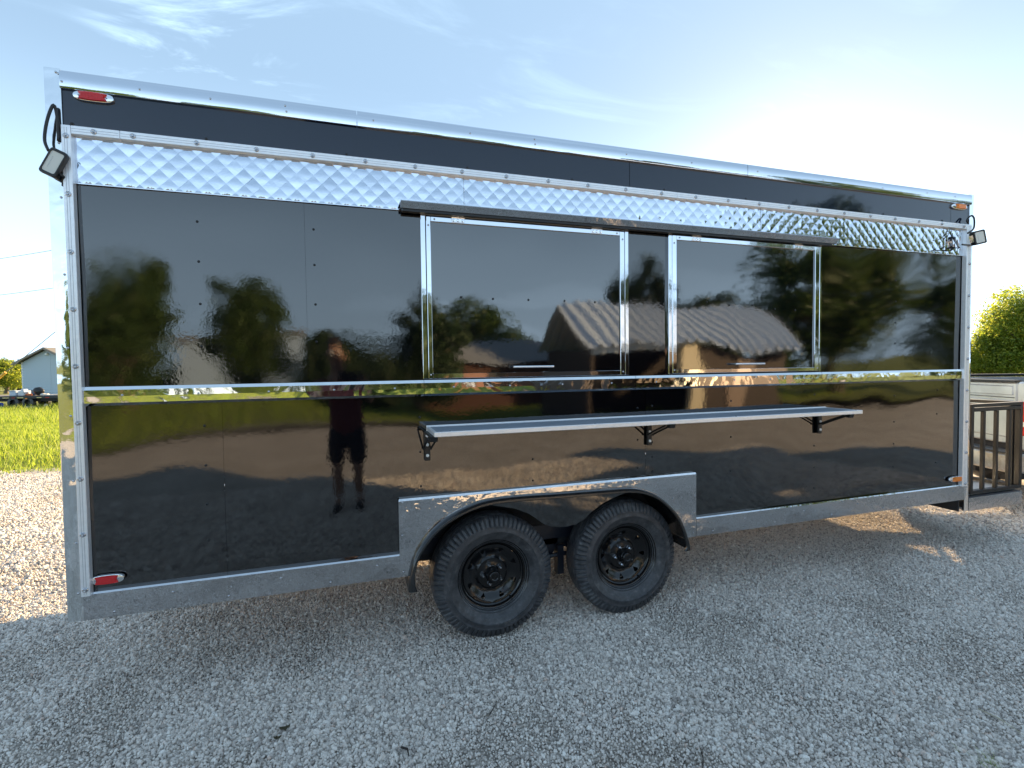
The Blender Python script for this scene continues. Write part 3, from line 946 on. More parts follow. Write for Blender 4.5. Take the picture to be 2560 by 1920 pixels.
def rim_mesh():
    mb = MB()
    prof = [(.075, .196), (.062, .203), (.058, .2085), (.0605, .2085), (.0645, .203), (.066, .197), (.071, .1935), (.083, .192), (.086, .188), (.0865, .183), (.098, .180), (.101, .176), (.103, .172), (.106, .1695), (.108, .166)]
    mb.lathe(prof, 72, (0, 0, 0))
    # dished disc with eight windows
    def dy(r):
        if r < .098: return .116 + .014 * sstep(.088, .098, r)
        return .130 - .030 * sstep(.095, .170, r)
    r0, r1 = .082, .168
    rc = .138
    nseg = 28
    for s in range(8):
        a0 = 2 * math.pi * (s + .5) / 8 + math.pi / 2; half = math.pi / 8
        hole = []
        tri = [(.0215, 0), (-.0145, .0185), (-.0145, -.0185)] if False else [(-.017, 0.0), (.0125, .0195), (.0125, -.0195)]
        for k in range(nseg):
            an = 2 * math.pi * k / nseg
            best = None
            d = np.array((math.cos(an), math.sin(an)))
            # distance to a rounded triangle (support-like, by ray against the three edges)
            rmin = 1
            for e in range(3):
                p0 = np.array(tri[e]); p1 = np.array(tri[(e + 1) % 3])
                nn = np.array((p1[1] - p0[1], p0[0] - p1[0])); nn /= np.linalg.norm(nn)
                if nn @ p0 < 0: nn = -nn
                dn = d @ nn
                if dn > 1e-6: rmin = min(rmin, (nn @ p0) / dn)
            rmin = min(rmin, .0165)
            hole.append(d * rmin)
        # outer boundary of the sector, by rays in (radial, tangential) space
        o = len(mb.v)
        for k in range(nseg):
            an = 2 * math.pi * k / nseg
            d = np.array((math.cos(an), math.sin(an)))
            lo, hi = 0, .2
            for _ in range(30):
                mid = (lo + hi) / 2
                rr = rc + d[0] * mid; tt = d[1] * mid
                R_ = math.hypot(rr, tt); A_ = math.atan2(tt, rr)
                if r0 <= R_ <= r1 and abs(A_) <= half and rr > 0: lo = mid
                else: hi = mid
            for fct in (1.0, .66, .33, 0.0, -1):
                if fct >= 0:
                    pt = hole[k] * (1 - fct) + d * lo * fct
                else:
                    pt = hole[k]
                rr, tt = rc + pt[0], pt[1]
                R_ = math.hypot(rr, tt); A_ = math.atan2(tt, rr) + a0
                yy = dy(R_) + (.005 if fct < 0 else 0)
                mb.v.append((R_ * math.cos(A_), yy, R_ * math.sin(A_)))
        for k in range(nseg):
            for j in range(4):
                mb.f.append((o + k * 5 + j, o + ((k + 1) % nseg) * 5 + j, o + ((k + 1) % nseg) * 5 + j + 1, o + k * 5 + j + 1))
    mb.lathe([(dy(.084), .084), (.116, .078), (.114, .045), (.112, .040)], 48, (0, 0, 0))
    return mb.mesh('rim', M_RIM, smooth=True, auto=45)
def hub_mesh():
    mb = MB()
    mb.lathe([(.10, .042), (.085, .041), (.080, .038), (.062, .0365), (.058, .033), (.046, .031), (.043, .028), (.042, .018), (.045, .014), (.045, .0001)], 32, (0, 0, 0))
    return mb.mesh('hub', M_RIM, smooth=True, auto=35)
mb = MB()
mb.lathe([(0, .014), (-.006, .014), (-.010, .011), (-.024, .0105), (-.027, .008), (-.030, .005), (-.034, .005), (-.034, .0001)], 6, (0, 0, 0))
ME_NUT = mb.mesh('lug_nut', M_ZINC, auto=30)
mb = MB(); mb.lathe([(.15, .0001), (.15, .155), (.17, .165), (.20, .165)], 32, (0, 0, 0))
ME_DRUM = mb.mesh('brake_drum', M_DARK, smooth=True, auto=35)
mb = MB(); mb.tube([(0, 0, 0), (0, -.018, -.004), (0, -.034, -.004)], [.006, .004, .0035], 8)
ME_VALVE = mb.mesh('valve_stem', M_BLKPLAST, smooth=True)
ME_T, ME_R, ME_H = tyre_mesh(), rim_mesh(), hub_mesh()
for wi, (wx, wz) in enumerate(TC):
    w = bpy.data.objects.new('wheel', None); COL.objects.link(w); w.parent = T
    w.location = Vector((wx, 0, wz)) - ROOTLOC['food_trailer']
    w.empty_display_size = .1
    def wp(name, me_, loc=(0, 0, 0), rot=None):
        o = bpy.data.objects.new(name, me_); COL.objects.link(o); o.parent = w; o.location = loc
        if rot: o.rotation_euler = rot
        return o
    ro = (0, wi * 1.13, 0)
    wp('tyre', ME_T); wp('rim', ME_R, rot=(0, wi * .45, 0)); wp('hub', ME_H); wp('brake_drum', ME_DRUM)
    for k in range(5):
        a = 2 * math.pi * k / 5 + (1.9 if wi == 0 else 2.0)
        wp('lug_nut', ME_NUT, (.057 * math.cos(a), .1145, .057 * math.sin(a)))
    a = -.95
    wp('valve_stem', ME_VALVE, (.176 * math.cos(a), .10, .176 * math.sin(a)), (0, 0, 0))

# chassis bits seen under the body
mb = MB(); mb.box(.9, 6.5, .27, .33, .44, .53); mb.box(.9, 6.5, 1.97, 2.03, .34, .53)
P('chassis_beam', mb, M_NAVY)
for x in (1.0, 2.0, 4.3, 5.4, 6.4):
    mb = MB(); mb.box(x, x + .05, .34, 1.96, .36, .455); P('cross_member', mb, M_NAVY)
for wx, wz in TC:
    mb = MB(); mb.tube([(wx, .19, wz), (wx, 2.1, wz)], .038, 12); P('axle', mb, M_NAVY, smooth=True, auto=40)
mb = MB()
mb.prism([(3.08, .45), (3.22, .45), (3.19, .36), (3.165, .33), (3.135, .33), (3.11, .36)], .28, .32)
mb.tube([(2.80, .26, .36), (2.95, .26, .345), (3.15, .26, .335), (3.35, .26, .345), (3.5, .26, .36)], .014, 8)
mb.box(3.195, 3.235, .24, .30, .22, .40)
P('spring_hanger', mb, M_NAVY)
for wx, wz in TC:
    mb = MB()
    mb.tube([(wx - .33, .27, .40), (wx - .18, .27, .345), (wx, .27, .325), (wx + .18, .27, .345), (wx + .33, .27, .40)], .02, 6)
    P('leaf_spring', mb, M_NAVY)

# ---- serving hatches
def frame_bar(x0, x1, z0, z1, y0, y1, mat=None, name='frame_bar', parent=None):
    mb = MB(); mb.bbox(x0, x1, y0, y1, z0, z1, .0018)
    return P(name, mb, mat or M_STEEL_FLAT, auto=30, parent=parent)
DS, DL = .016, .022
HATCH = [dict(o=(2.352, 3.5605, 1.458, 2.32), l=(2.3805, 3.5335, 1.459, 2.2945), p=(2.4035, 3.505, 1.4865, 2.270), h=(2.842, 3.08), hin=(2.548, 3.355)),
         dict(o=(3.835, 5.045, 1.458, 2.32), l=(3.864, 5.024, 1.462, 2.298), p=(3.8925, 4.988, 1.486, 2.2715), h=(4.33, 4.564), hin=(4.036, 4.842))]
for H in HATCH:
    X0, X1, Z0, Z1 = H['o']
    a0, a1, c0, c1 = H['l']
    p0, p1, b0, b1 = H['p']
    X0, X1, Z0, Z1 = qx(X0, DS), qx(X1, DS), qz(Z0, DS), qz(Z1, DS)
    # fixed surround
    sl, sr, st = qx(a0 - .004, DS), qx(a1 + .003, DS), qz(c1 + .004, DS)
    frame_bar(X0, sl, Z0, Z1, -DS, .013, name='hatch_surround')
    frame_bar(sr, X1, Z0, Z1, -DS, .013, name='hatch_surround')
    frame_bar(sl + .001, sr - .001, st, Z1, -DS, .013, name='hatch_surround')
    # the flap
    cx_, cz_ = (a0 + a1) / 2, c1
    h = bpy.data.objects.new('serving_hatch', None); COL.objects.link(h); h.parent = T
    h.empty_display_size = .1
    h['label'] = 'top-hinged serving hatch with black panel in a mirror frame'
    a0, a1, c0, c1 = qx(a0, DL), qx(a1, DL), qz(c0, DL), qz(c1, DL)
    p0, p1, b0, b1 = qx(p0, DL), qx(p1, DL), qz(b0, DL), qz(b1, DL)
    P('panel', sheet(p0 - .004, p1 + .004, b0 - .004, b1 + .004, .03, .75, 2.0 + X0, -.013), M_HATCH, smooth=True, parent=h, recalc=False)
    frame_bar(a0, p0, c0, c1, -DL, -.005, parent=h)
    frame_bar(p1, a1, c0, c1, -DL, -.005, parent=h)
    frame_bar(p0 + .001, p1 - .001, b1, c1, -DL, -.005, parent=h)
    frame_bar(p0 + .001, p1 - .001, c0, b0, -DL, -.005, parent=h)
    mb = MB(); mb.box(a0 - .01, a1 + .01, -.006, .03, c0 - .012, c1 + .01); P('backing', mb, M_DARK, parent=h)
    # mitre screws
    for x, z in ((p0 + .02, c1 - .012), (a0 + .011, b1 - .02), (p1 - .02, c1 - .012), (a1 - .012, b1 - .02), (a0 + .011, c0 + .02), (a1 - .012, c0 + .02)):
        piece('rivet', ME_RIV, h, (x, -DL - .0004, z))
    # bar handle
    yh = .05
    hx0, hx1, hzz = qx(H['h'][0], yh), qx(H['h'][1], yh), qz(1.5155, yh)
    mb = MB(); mb.tube([(hx0, -yh, hzz), (hx1, -yh, hzz)], .0062, 12)
    for x in (hx0 + .025, hx1 - .035):
        mb.tube([(x, -yh, hzz), (x, -.012, hzz)], .006, 10)
    P('handle', mb, M_CHROME, smooth=True, auto=40, parent=h)
    # butt hinges with three knuckle screws
    for hx in H['hin']:
        X = qx(hx, DL + .004); Z = qz(2.2975, DL)
        mb = MB()
        mb.bbox(X - .034, X + .034, -DL - .0035, -DL + .001, Z - .0235, Z - .003, .0008)
        mb.bbox(X - .034, X + .034, -DL - .0035, -.002, Z + .003, Z + .0235, .0008)
        mb.tube([(X - .034, -DL - .003, Z), (X + .034, -DL - .003, Z)], .0045, 8)
        for dx in (-.024, 0, .024):
            mb.lathe([(-DL - .003, .0085), (-DL - .0065, .007), (-DL - .008, .0001)], 10, (X + dx, 0, Z + .0135))
            mb.lathe([(-DL - .003, .0085), (-DL - .0060, .007), (-DL - .007, .0001)], 10, (X + dx, 0, Z - .0135))
        P('hinge', mb, M_CHROME, auto=30, parent=h)
# screw heads that show as dark dots
for x, z in ((2.728, 1.88), (2.929, 1.88), (3.143, 1.881), (3.332, 1.879), (2.555, 1.883), (4.10, 1.90), (4.27, 1.885), (4.45, 1.89), (4.63, 1.87), (4.80, 1.865)):
    piece('panel_screw', ME_DOT, T, (x, -.0142, z))
for x in (1.35,):
    for z in (2.19, 2.011, 1.82, 1.627, 1.263, 1.08, .90, .73):
        piece('panel_screw', ME_DOT, T, (x, wave(x, z, 1, 1.5 if z > 1.4 else 0) + .0072, z))
for x, zs in ((1.84, (2.19, 2.02, 1.83, 1.65)), (2.33, (1.26, 1.08, .90)), (2.95, (1.0, .88)), (3.62, (1.26, 1.07, .9)), (3.72, (1.27, 1.05, .96, .87)), (4.3, (1.28, 1.05, .83, .66)), (5.0, (1.3, .95, .80, .66)), (5.75, (2.1, 1.95, 1.8, 1.65, 1.27, 1.08, .92, .75)), (6.2, (1.30, 1.12, .75))):
    for z in zs:
        if 2.30 < z: continue
        sd = {True: 0.0, False: 3.0}[x < 3.67] if z < 1.4 else (1.5 if x < 2.4 else 8.0)
        piece('panel_screw', ME_DOT, T, (x, wave(x, z, 1, sd) + .0072, z))

# drip rail over the hatches: its face leans towards the ground
mb = MB()
d1, d2 = .072, .052
ax0, ax1 = qx(2.254, .065), qx(5.19, .065)
za, zb_ = qz(2.367, d1), qz(2.3275, d2)
mb.prism([(.001, za + .012), (-.012, za + .009), (-d1, za), (-d1 - .001, za - .004), (-d2, zb_), (-d2 + .006, zb_ - .002), (-d1 + .010, za - .006), (-.02, za + .002), (.001, za + .003)], ax0, ax1, 'x')
P('drip_rail', mb, M_SKIRT)
mb = MB(); mb.box(ax0 + .01, ax1 - .03, -.045, -.012, za - .045, za - .012)
P('drip_backing', mb, M_BLKPLAST)

# ---- fold-out shelf
sh_ = bpy.data.objects.new('shelf', None); COL.objects.link(sh_); sh_.parent = T; sh_.empty_display_size = .1
sx0, sx1, sy0, sy1 = 2.362, 5.078, -.272, -.012
zt_ = 1.211
mb = MB(); mb.bbox(sx0 + .018, sx1 - .018, sy0 + .02, sy1 - .018, zt_ - .018, zt_ + .0005, .001); P('shelf_board', mb, M_BOARD, parent=sh_)
for nm, b in (('front', (sx0, sx1, sy0, sy0 + .0185, zt_ - .021, zt_ + .002)), ('back', (sx0, sx1, sy1 - .017, sy1, zt_ - .019, zt_ + .002)),
              ('l', (sx0, sx0 + .017, sy0 + .0195, sy1 - .018, zt_ - .021, zt_ + .0015)), ('r', (sx1 - .017, sx1, sy0 + .0195, sy1 - .018, zt_ - .021, zt_ + .0015))):
    mb = MB(); mb.bbox(*b, .0022); P('edge_trim', mb, M_ALU, auto=30, parent=sh_)
mb = MB(); mb.bbox(sx0, sx1, -.012, .001, zt_ - .03, zt_ + .006, .002); P('hinge_strip', mb, M_ALU, parent=sh_)
for x in (sx0 + .03, sx0 + .075, 3.2, 4.1, sx1 - .05):
    piece('rivet', ME_RIV, sh_, (x, sy0 + .009, zt_ + .003), (R(-90), 0, 0))
for bx in (2.364, 3.690, 5.025):
    mb = MB()
    x = bx
    mb.bbox(x - .015, x + .015, -.016, .001, 1.035, zt_ - .022, .002)
    mb.bbox(x - .014, x + .014, sy0 + .045, -.014, zt_ - .034, zt_ - .0215, .002)
    for s in (-1, 1):
        mb.tube([(x + s * .019, -.018, 1.10), (x + s * .021, -.10, 1.135), (x + s * .021, -.20, zt_ - .036)], .0055, 6)
    mb.box(x - .024, x + .024, -.020, -.012, 1.092, 1.101)
    mb.prism([(-.22, zt_ - .022), (-.245, zt_ - .022), (-.235, zt_ - .048), (-.205, zt_ - .044)], x - .018, x + .018, 'x')
    br = P('bracket', mb, M_BLKPLAST, parent=sh_)
    for z in (1.165, 1.118, 1.062):
        mb = MB(); mb.lathe([(-.016, .0085), (-.020, .0078), (-.0215, .0001)], 12, (x, 0, z))
        mb2 = P('bolt_cap', mb, M_WHITE, parent=sh_, smooth=True, auto=40)

# ---- marker lamps
def capsule(w, h, n=8, sq=.75):
    o = []
    for k in range(4 * n):
        a = 2 * math.pi * k / (4 * n)
        c, s = math.cos(a), math.sin(a)
        o.append((w / 2 * math.copysign(abs(c) ** .55, c), h / 2 * math.copysign(abs(s) ** sq, s)))
    return o
def stadium(w, h, n=8):
    """boat-shaped bezel: long flat sides that bulge, blunt ends"""
    pts = []
    for k in range(40):
        a = 2 * math.pi * k / 40
        c, s = math.cos(a), math.sin(a)
        pts.append((w / 2 * math.copysign(abs(c) ** .62, c), h / 2 * math.copysign(abs(s) ** .8, s)))
    return pts
def marker(x0, x1, z0, z1, y, lens, lx0, lx1, lz0, lz1, label):
    cx, cz = (x0 + x1) / 2, (z0 + z1) / 2
    w, h = x1 - x0, z1 - z0
    m = bpy.data.objects.new('marker_lamp', None); COL.objects.link(m); m.parent = T; m['label'] = label; m.empty_display_size = .05
    mb = MB()
    rings = [(1.0, 0), (1.0, -.004), (.96, -.008), (.90, -.011), (.80, -.012)]
    base = stadium(w, h)
    n = len(base)
    for s, dy in rings:
        kx = 1 - (1 - s) * h / w
        mb.v += [(cx + px * kx, y + dy, cz + pz * s) for px, pz in base]
    for i in range(len(rings) - 1):
        for k in range(n):
            mb.f.append((i * n + k, i * n + (k + 1) % n, (i + 1) * n + (k + 1) % n, (i + 1) * n + k))
    mb.f.append(tuple(range((len(rings) - 1) * n, len(rings) * n)))
    P('bezel', mb, M_CHROME, auto=40, parent=m)
    # lens with notched ends and a raised dot grid
    lw, lh = lx1 - lx0, lz1 - lz0
    lcx, lcz = (lx0 + lx1) / 2, (lz0 + lz1) / 2
    out_ = [(-.5, .5), (-.47, .22), (-.42, 0), (-.47, -.22), (-.5, -.5), (-.25, -.56), (0, -.58), (.25, -.56), (.5, -.5), (.47, -.22), (.42, 0), (.47, .22), (.5, .5), (.25, .56), (0, .58), (-.25, .56)]
    mb = MB()
    nn = len(out_)
    for s, dy in ((1, -.010), (1, -.016), (.9, -.021)):
        mb.v += [(lcx + a * lw * s, y + dy, lcz + b * lh * s) for a, b in out_]
    for i in range(2):
        for k in range(nn):
            mb.f.append((i * nn + k, i * nn + (k + 1) % nn, (i + 1) * nn + (k + 1) % nn, (i + 1) * nn + k))
    mb.f.append(tuple(range(2 * nn, 3 * nn)))
    for ii in range(7):
        for jj in range(3):
            mb.ball((lcx + (ii - 3) * lw * .115, y - .0205, lcz + (jj - 1) * lh * .27), min(lw * .05, lh * .12), 1, (1, .6, 1))
    P('lens', mb, lens, auto=50, parent=m)
    for sx in (lx0 + .002, lx1 - .002):
        mb = MB(); mb.lathe([(y - .011, .0042), (y - .0145, .003), (y - .0155, .0001)], 8, (sx, 0, lcz)); P('screw', mb, M_ZINC, parent=m, smooth=True)
dm = .018
def QR(x0, x1, z0, z1): return qx(x0, dm), qx(x1, dm), qz(z0, dm), qz(z1, dm)
marker(*QR(.906, 1.054, 2.664, 2.708), -.008, M_RED, *QR(.927, 1.029, 2.670, 2.7), 'red marker lamp at the top rear corner')
marker(*QR(.895, 1.020, .583, .627), -.004, M_RED, *QR(.913, .998, .589, .62), 'red marker lamp at the bottom rear corner')
marker(*QR(6.318, 6.486, 2.660, 2.704), -.008, M_AMBER, *QR(6.362, 6.470, 2.668, 2.698), 'amber marker lamp at the top front corner')
marker(*QR(6.352, 6.492, .583, .627), -.004, M_AMBER, *QR(6.385, 6.492, .589, .62), 'amber marker lamp at the bottom front corner')

# ---- flood lamps on cranked brackets
def rbox(w, h, r, n=5):
    o = []
    for cx, cz, a0 in ((w / 2 - r, h / 2 - r, 0), (-w / 2 + r, h / 2 - r, 90), (-w / 2 + r, -h / 2 + r, 180), (w / 2 - r, -h / 2 + r, 270)):
        for k in range(n + 1):
            a = R(a0 + 90 * k / n); o.append((cx + r * math.cos(a), cz + r * math.sin(a)))
    return o
def flood(c, w, h, roll, yaw, cable, arm, pitch=0):
    m = bpy.data.objects.new('flood_lamp', None); COL.objects.link(m); m.parent = T; m.empty_display_size = .05
    M = Matrix.Translation(c) @ Matrix.Rotation(yaw, 4, 'Z') @ Matrix.Rotation(pitch, 4, 'X') @ Matrix.Rotation(roll, 4, 'Y')
    o = rbox(w, h, .010)
    n = len(o)
    def loft(secs, capend=True):
        mb = MB()
        for s, y in secs:
            mb.v += [tuple(M @ Vector((a * s, y, b * s))) for a, b in o]
        for i in range(len(secs) - 1):
            for k in range(n):
                mb.f.append((i * n + k, i * n + (k + 1) % n, (i + 1) * n + (k + 1) % n, (i + 1) * n + k))
        mb.f.append(tuple(range((len(secs) - 1) * n, len(secs) * n)))
        mb.f.append(tuple(range(n - 1, -1, -1)))
        return mb
    P('housing', loft([(.86, .034), (.95, .028), (1, .010), (1, -.004), (.97, -.008), (.80, -.008), (.78, -.003)]), M_BLKPLAST, auto=40, parent=m)
    P('lamp_lens', loft([(.785, -.0025), (.785, -.0045)]), M_LAMPGLASS, parent=m)
    mb = MB()
    for k in range(8):
        mb.box(-w * .18, -w * .14, -.0056, -.0044, -h * .22 + k * h * .055, -h * .22 + k * h * .055 + .0022, M)
    P('led_row', mb, M_ALU_LINE, parent=m)
    mb = MB(); mb.tube(cable, .0058, 10); P('cable', mb, M_BLKPLAST, smooth=True, parent=m)
    mb = MB(); mb.tube(arm, .0065, 6)
    mb.tube([arm[-1], M @ Vector((-w * .5, .02, -h * .42)), M @ Vector((w * .5, .02, -h * .42))], .005, 6)
    P('lamp_bracket', mb, M_BLKPLAST, parent=m)
    mb = MB(); mb.box(-w * .53, -w * .5, .0, .03, -h * .25, h * .25, M); P('side_plate', mb, M_CHROME, parent=m)
dF = .055
c = Vector((qx(.832, dF), -dF, qz(2.394, dF)))
def L(x, z, d): X, Z = q(x, z, d); return (X, -d, Z)
flood(c, .058, .114, R(25), R(4), densify([L(.852, 2.485, .018), L(.853, 2.54, .020), L(.849, 2.60, .024), L(.841, 2.632, .03), L(.826, 2.60, .036), L(.811, 2.54, .038), L(.805, 2.48, .038), L(.817, 2.44, .04)], 4),
      [L(.862, 2.30, .014), L(.864, 2.34, .03), L(.850, 2.35, .04)])
dG = .13
flood(Vector((6.455, -.10, 2.431)), .092, .102, R(-13), R(-14), densify([L(6.50, 2.565, .03), L(6.487, 2.585, .032), L(6.510, 2.612, .034), L(6.545, 2.625, .05), L(6.57, 2.60, .07), L(6.565, 2.53, .09), L(6.50, 2.49, .10)], 4),
      [L(6.545, 2.40, .014), L(6.52, 2.40, .06), L(6.44, 2.40, .10)])

# ---- front porch with square-tube railing
mb = MB()
px0, px1 = 6.548, 7.195
mb.box(px0, px1, -.012, -.006, .347, .449)
mb.box(px1 - .006, px1, -.005, W_, .347, .449)
P('porch_skirt', mb, M_SKIRT)
mb = MB(); mb.box(px0, px1 - .008, -.004, W_, .40, .455); P('porch_frame', mb, M_NAVY)
for k in range(9):
    mb = MB(); mb.bbox(px0 + .02, px1 - .02, .03 + k * .25, .27 + k * .25, .455, .470, .003); P('deck_board', mb, M_DECK)
def bar(name, x0, x1, y0, y1, z0, z1):
    mb = MB(); mb.bbox(x0, x1, y0, y1, z0, z1, .002); return P(name, mb, M_TUBE, auto=30)
def rail_run(along, a0, a1, fixed, n):
    def bb(name, s0, s1, z0, z1, w=.038):
        if along == 'x': bar(name, s0, s1, fixed, fixed + w, z0, z1)
        else: bar(name, fixed, fixed + w, s0, s1, z0, z1)
    bb('bottom_rail', a0 + .03, a1 - .03, .471, .497)
    bb('top_rail', a0, a1, 1.152, 1.178)
    bb('mid_rail', a0 + .03, a1 - .03, 1.118, 1.146)
    bb('post', a0, a0 + .032, .471, 1.151)
    bb('post', a1 - .034, a1, .471, 1.151)
    for k in range(1, n):
        s = a0 + (a1 - a0) * k / n
        bb('baluster', s - .0125, s + .0125, .498, 1.117, .025)
rail_run('x', 6.585, 7.212, .0, 4)
rail_run('x', 6.60, 7.212, W_ - .05, 4)
rail_run('y', .045, W_ - .06, 7.172, 6)
# drawbar, jack and coupler between porch and truck
mb = MB()
for s in (-1, 1):
    mb.tube([(6.6, 1.15 + s * .75, .40), (7.9, 1.15 + s * .06, .42)], .05, 6)
P('drawbar', mb, M_NAVY)
mb = MB(); mb.tube([(7.55, 1.15, .15), (7.55, 1.15, .95)], .032, 12); mb.tube([(7.55, 1.15, .9), (7.55, 1.02, .9), (7.55, .98, .82)], .01, 8); mb.lathe([(.0, .10), (.012, .10), (.03, .03)], 16, (7.55, 1.15, .13), 'z')
P('tongue_jack', mb, M_BLKPLAST)
# under-porch rear face (the short drop beside the skirt)
mb = MB(); mb.box(6.44, 6.452, -.004, W_, .352, .44); P('step_riser', mb, M_DARK)

# ------------------------------------------------------------------ pickup truck hitched in front
def circ(cx, cz, r, a0, a1, n=14):
    return [(cx + r * math.cos(R(a0 + (a1 - a0) * k / n)), cz + r * math.sin(R(a0 + (a1 - a0) * k / n))) for k in range(n + 1)]
_p0 = Vector((8.0, .32, 0)); _kr = R(-22)
K = thing('pickup_truck', 'weathered silver pickup truck with red tail lamps standing in front of the trailer tongue', 'pickup truck', (10.7, 1.3, 0))
ty0, ty1 = .32, 2.28
def side(y0, y1):
    mb = MB()
    low = [(8.06, .62), (8.06, 1.27), (8.10, 1.315), (10.02, 1.315), (10.02, .50)]
    # bed side with wheel arch
    poly = [(8.05, .66), (8.05, 1.28), (8.08, 1.315), (10.0, 1.30), (10.0, .52), (9.62, .52)] + circ(9.18, .42, .44, 12, 168) + [(8.72, .54)]
    mb.prism(poly, y0, y1)
    return mb
part('bed_side', side(ty0, ty0 + .07), M_TRUCK, K, auto=30)
part('bed_side', side(ty1 - .07, ty1), M_TRUCK, K, auto=30)
mb = MB(); mb.box(8.06, 10.0, ty0 + .07, ty1 - .07, .62, .70); mb.box(9.95, 10.0, ty0 + .07, ty1 - .07, .701, 1.29); part('bed_floor', mb, M_DARK, K)
mb = MB(); mb.bbox(8.02, 10.02, ty0 - .01, ty0 + .08, 1.316, 1.345, .008); mb.bbox(8.02, 10.02, ty1 - .08, ty1 + .01, 1.316, 1.345, .008); part('bed_rail_cap', mb, M_BLKPLAST, K, auto=30)
# corner pillar by the tail lamp
for y0, y1 in ((ty0 + .005, ty0 + .17), (ty1 - .17, ty1 - .005)):
    mb = MB(); mb.bbox(8.0, 8.055, y0, y1, .66, 1.31, .015); part('corner_pillar', mb, M_TRUCK, K, auto=35)
# tailgate with a recessed centre and two creases
mb = MB()
gy0, gy1 = ty0 + .185, ty1 - .185
mb.bbox(8.012, 8.055, gy0, gy1, .70, 1.30, .012)
mb.bbox(8.002, 8.03, gy0 + .03, gy1 - .03, 1.175, 1.27, .01)
mb.bbox(8.002, 8.03, gy0 + .03, gy1 - .03, .76, 1.135, .012)
tg = part('tailgate', mb, M_TRUCK, K, auto=35)
mb = MB(); mb.bbox(7.994, 8.06, gy0, gy1, 1.302, 1.325, .006); part('tailgate_cap', mb, M_BLKPLAST, tg, auto=35)
mb = MB(); mb.bbox(7.985, 8.01, 1.17, 1.43, 1.19, 1.25, .006); part('tailgate_handle', mb, M_BLKPLAST, tg, auto=35)
mb = MB(); mb.box(7.998, 8.003, gy0 + .01, gy1 - .01, 1.152, 1.158); part('crease_line', mb, M_DARK, tg)  # dark strip paints the shade line of the crease
for y0, y1 in ((ty0 + .03, ty0 + .145), (ty1 - .145, ty1 - .03)):
    mb = MB(); mb.bbox(7.982, 8.02, y0, y1, .80, 1.09, .012); l_ = part('tail_lamp', mb, M_RED, K, auto=35)
    mb = MB(); mb.bbox(7.980, 7.99, y0 + .02, y1 - .02, .885, .935, .004); part('reverse_lens', mb, M_LAMPGLASS, l_, auto=35)
    mb = MB(); mb.bbox(7.990, 8.01, y0, y1, 1.092, 1.125, .006); part('lamp_cap', mb, M_RED, K, auto=35)
M_BUMP = newmat('bumper_metal', (0.62, 0.62, 0.60), 0.3, 0.85)
_a = noise_n(M_BUMP, coord(M_BUMP), 9, 6, 0.7)
lk(M_BUMP, ramp(M_BUMP, _a.outputs[0], [(0.4, (0.66, 0.66, 0.64)), (0.62, (0.45, 0.40, 0.34))]), bsdf(M_BUMP).inputs['Base Color'])
mb = MB(); mb.bbox(7.80, 7.98, ty0 - .01, ty1 + .01, .46, .64, .02); bp = part('rear_bumper', mb, M_BUMP, K, auto=35)
mb = MB(); mb.bbox(7.80, 7.97, ty0 + .02, ty1 - .02, .6415, .655, .004); part('bumper_step', mb, M_BLKPLAST, bp, auto=35)
mb = MB(); mb.box(7.85, 9.9, .75, .85, .40, .55); mb.box(7.85, 9.9, 1.75, 1.85, .40, .55); mb.tube([(8.0, .62, .37), (9.6, .62, .40)], .035, 8); part('frame_rail', mb, M_DARK, K)
# cab, bonnet, glass
mb = MB()
poly = [(10.03, .48), (10.03, 1.30), (11.55, 1.28), (11.75, 1.22), (13.05, 1.12), (13.28, .98), (13.30, .55), (12.98, .50)] + circ(12.50, .42, .45, 10, 170) + [(12.0, .46)]
mb.prism(poly, ty0 + .01, ty1 - .01); part('cab_body', mb, M_TRUCK, K, auto=30)
mb = MB()
b0 = [(10.06, 1.301), (11.75, 1.301)]; t0_ = [(10.20, 1.80), (11.05, 1.80)]
V = []
for (x, z), ins in ((b0[0], .04), (b0[1], .04), (t0_[1], .16), (t0_[0], .16)):
    V += [(x, ty0 + ins, z), (x, ty1 - ins, z)]
mb.add(V, [(0, 2, 4, 6), (1, 7, 5, 3), (0, 1, 3, 2), (4, 5, 7, 6), (0, 6, 7, 1), (2, 3, 5, 4)]); part('cab_roof', mb, M_TRUCK, K)
def quad(name, pts, mat, par):
    mb = MB(); n = (Vector(pts[1]) - Vector(pts[0])).cross(Vector(pts[2]) - Vector(pts[0])).normalized() * .004
    mb.add([Vector(p) + n for p in pts] + [Vector(p) - n for p in pts], [(0, 1, 2, 3), (7, 6, 5, 4), (0, 4, 5, 1), (1, 5, 6, 2), (2, 6, 7, 3), (3, 7, 4, 0)]); return part(name, mb, mat, par)
quad('rear_window', [(10.075, ty0 + .2, 1.36), (10.075, ty1 - .2, 1.36), (10.17, ty1 - .28, 1.72), (10.17, ty0 + .28, 1.72)], M_GLASS, K)
quad('windscreen', [(11.72, ty0 + .12, 1.34), (11.72, ty1 - .12, 1.34), (11.10, ty1 - .22, 1.75), (11.10, ty0 + .22, 1.75)], M_GLASS, K)
for y, s in ((ty0, 1), (ty1, -1)):
    quad('door_window', [(10.25, y + s * .05, 1.34), (11.55, y + s * .05, 1.34), (11.02, y + s * .143, 1.74), (10.30, y + s * .143, 1.74)], M_GLASS, K)
mb = MB(); mb.lathe([(-.11, .22), (-.11, .30), (-.095, .355), (-.05, .37), (.05, .37), (.095, .355), (.11, .30), (.11, .22)], 40, (0, 0, 0)); ME_TT = mb.mesh('tyre', M_RUBBER, auto=35)
mb = MB(); mb.lathe([(-.10, .215), (-.085, .20), (-.04, .17), (-.04, .06), (-.09, .05), (-.09, .0001)], 32, (0, 0, 0)); ME_TRM = mb.mesh('rim', M_CHROME, auto=35)
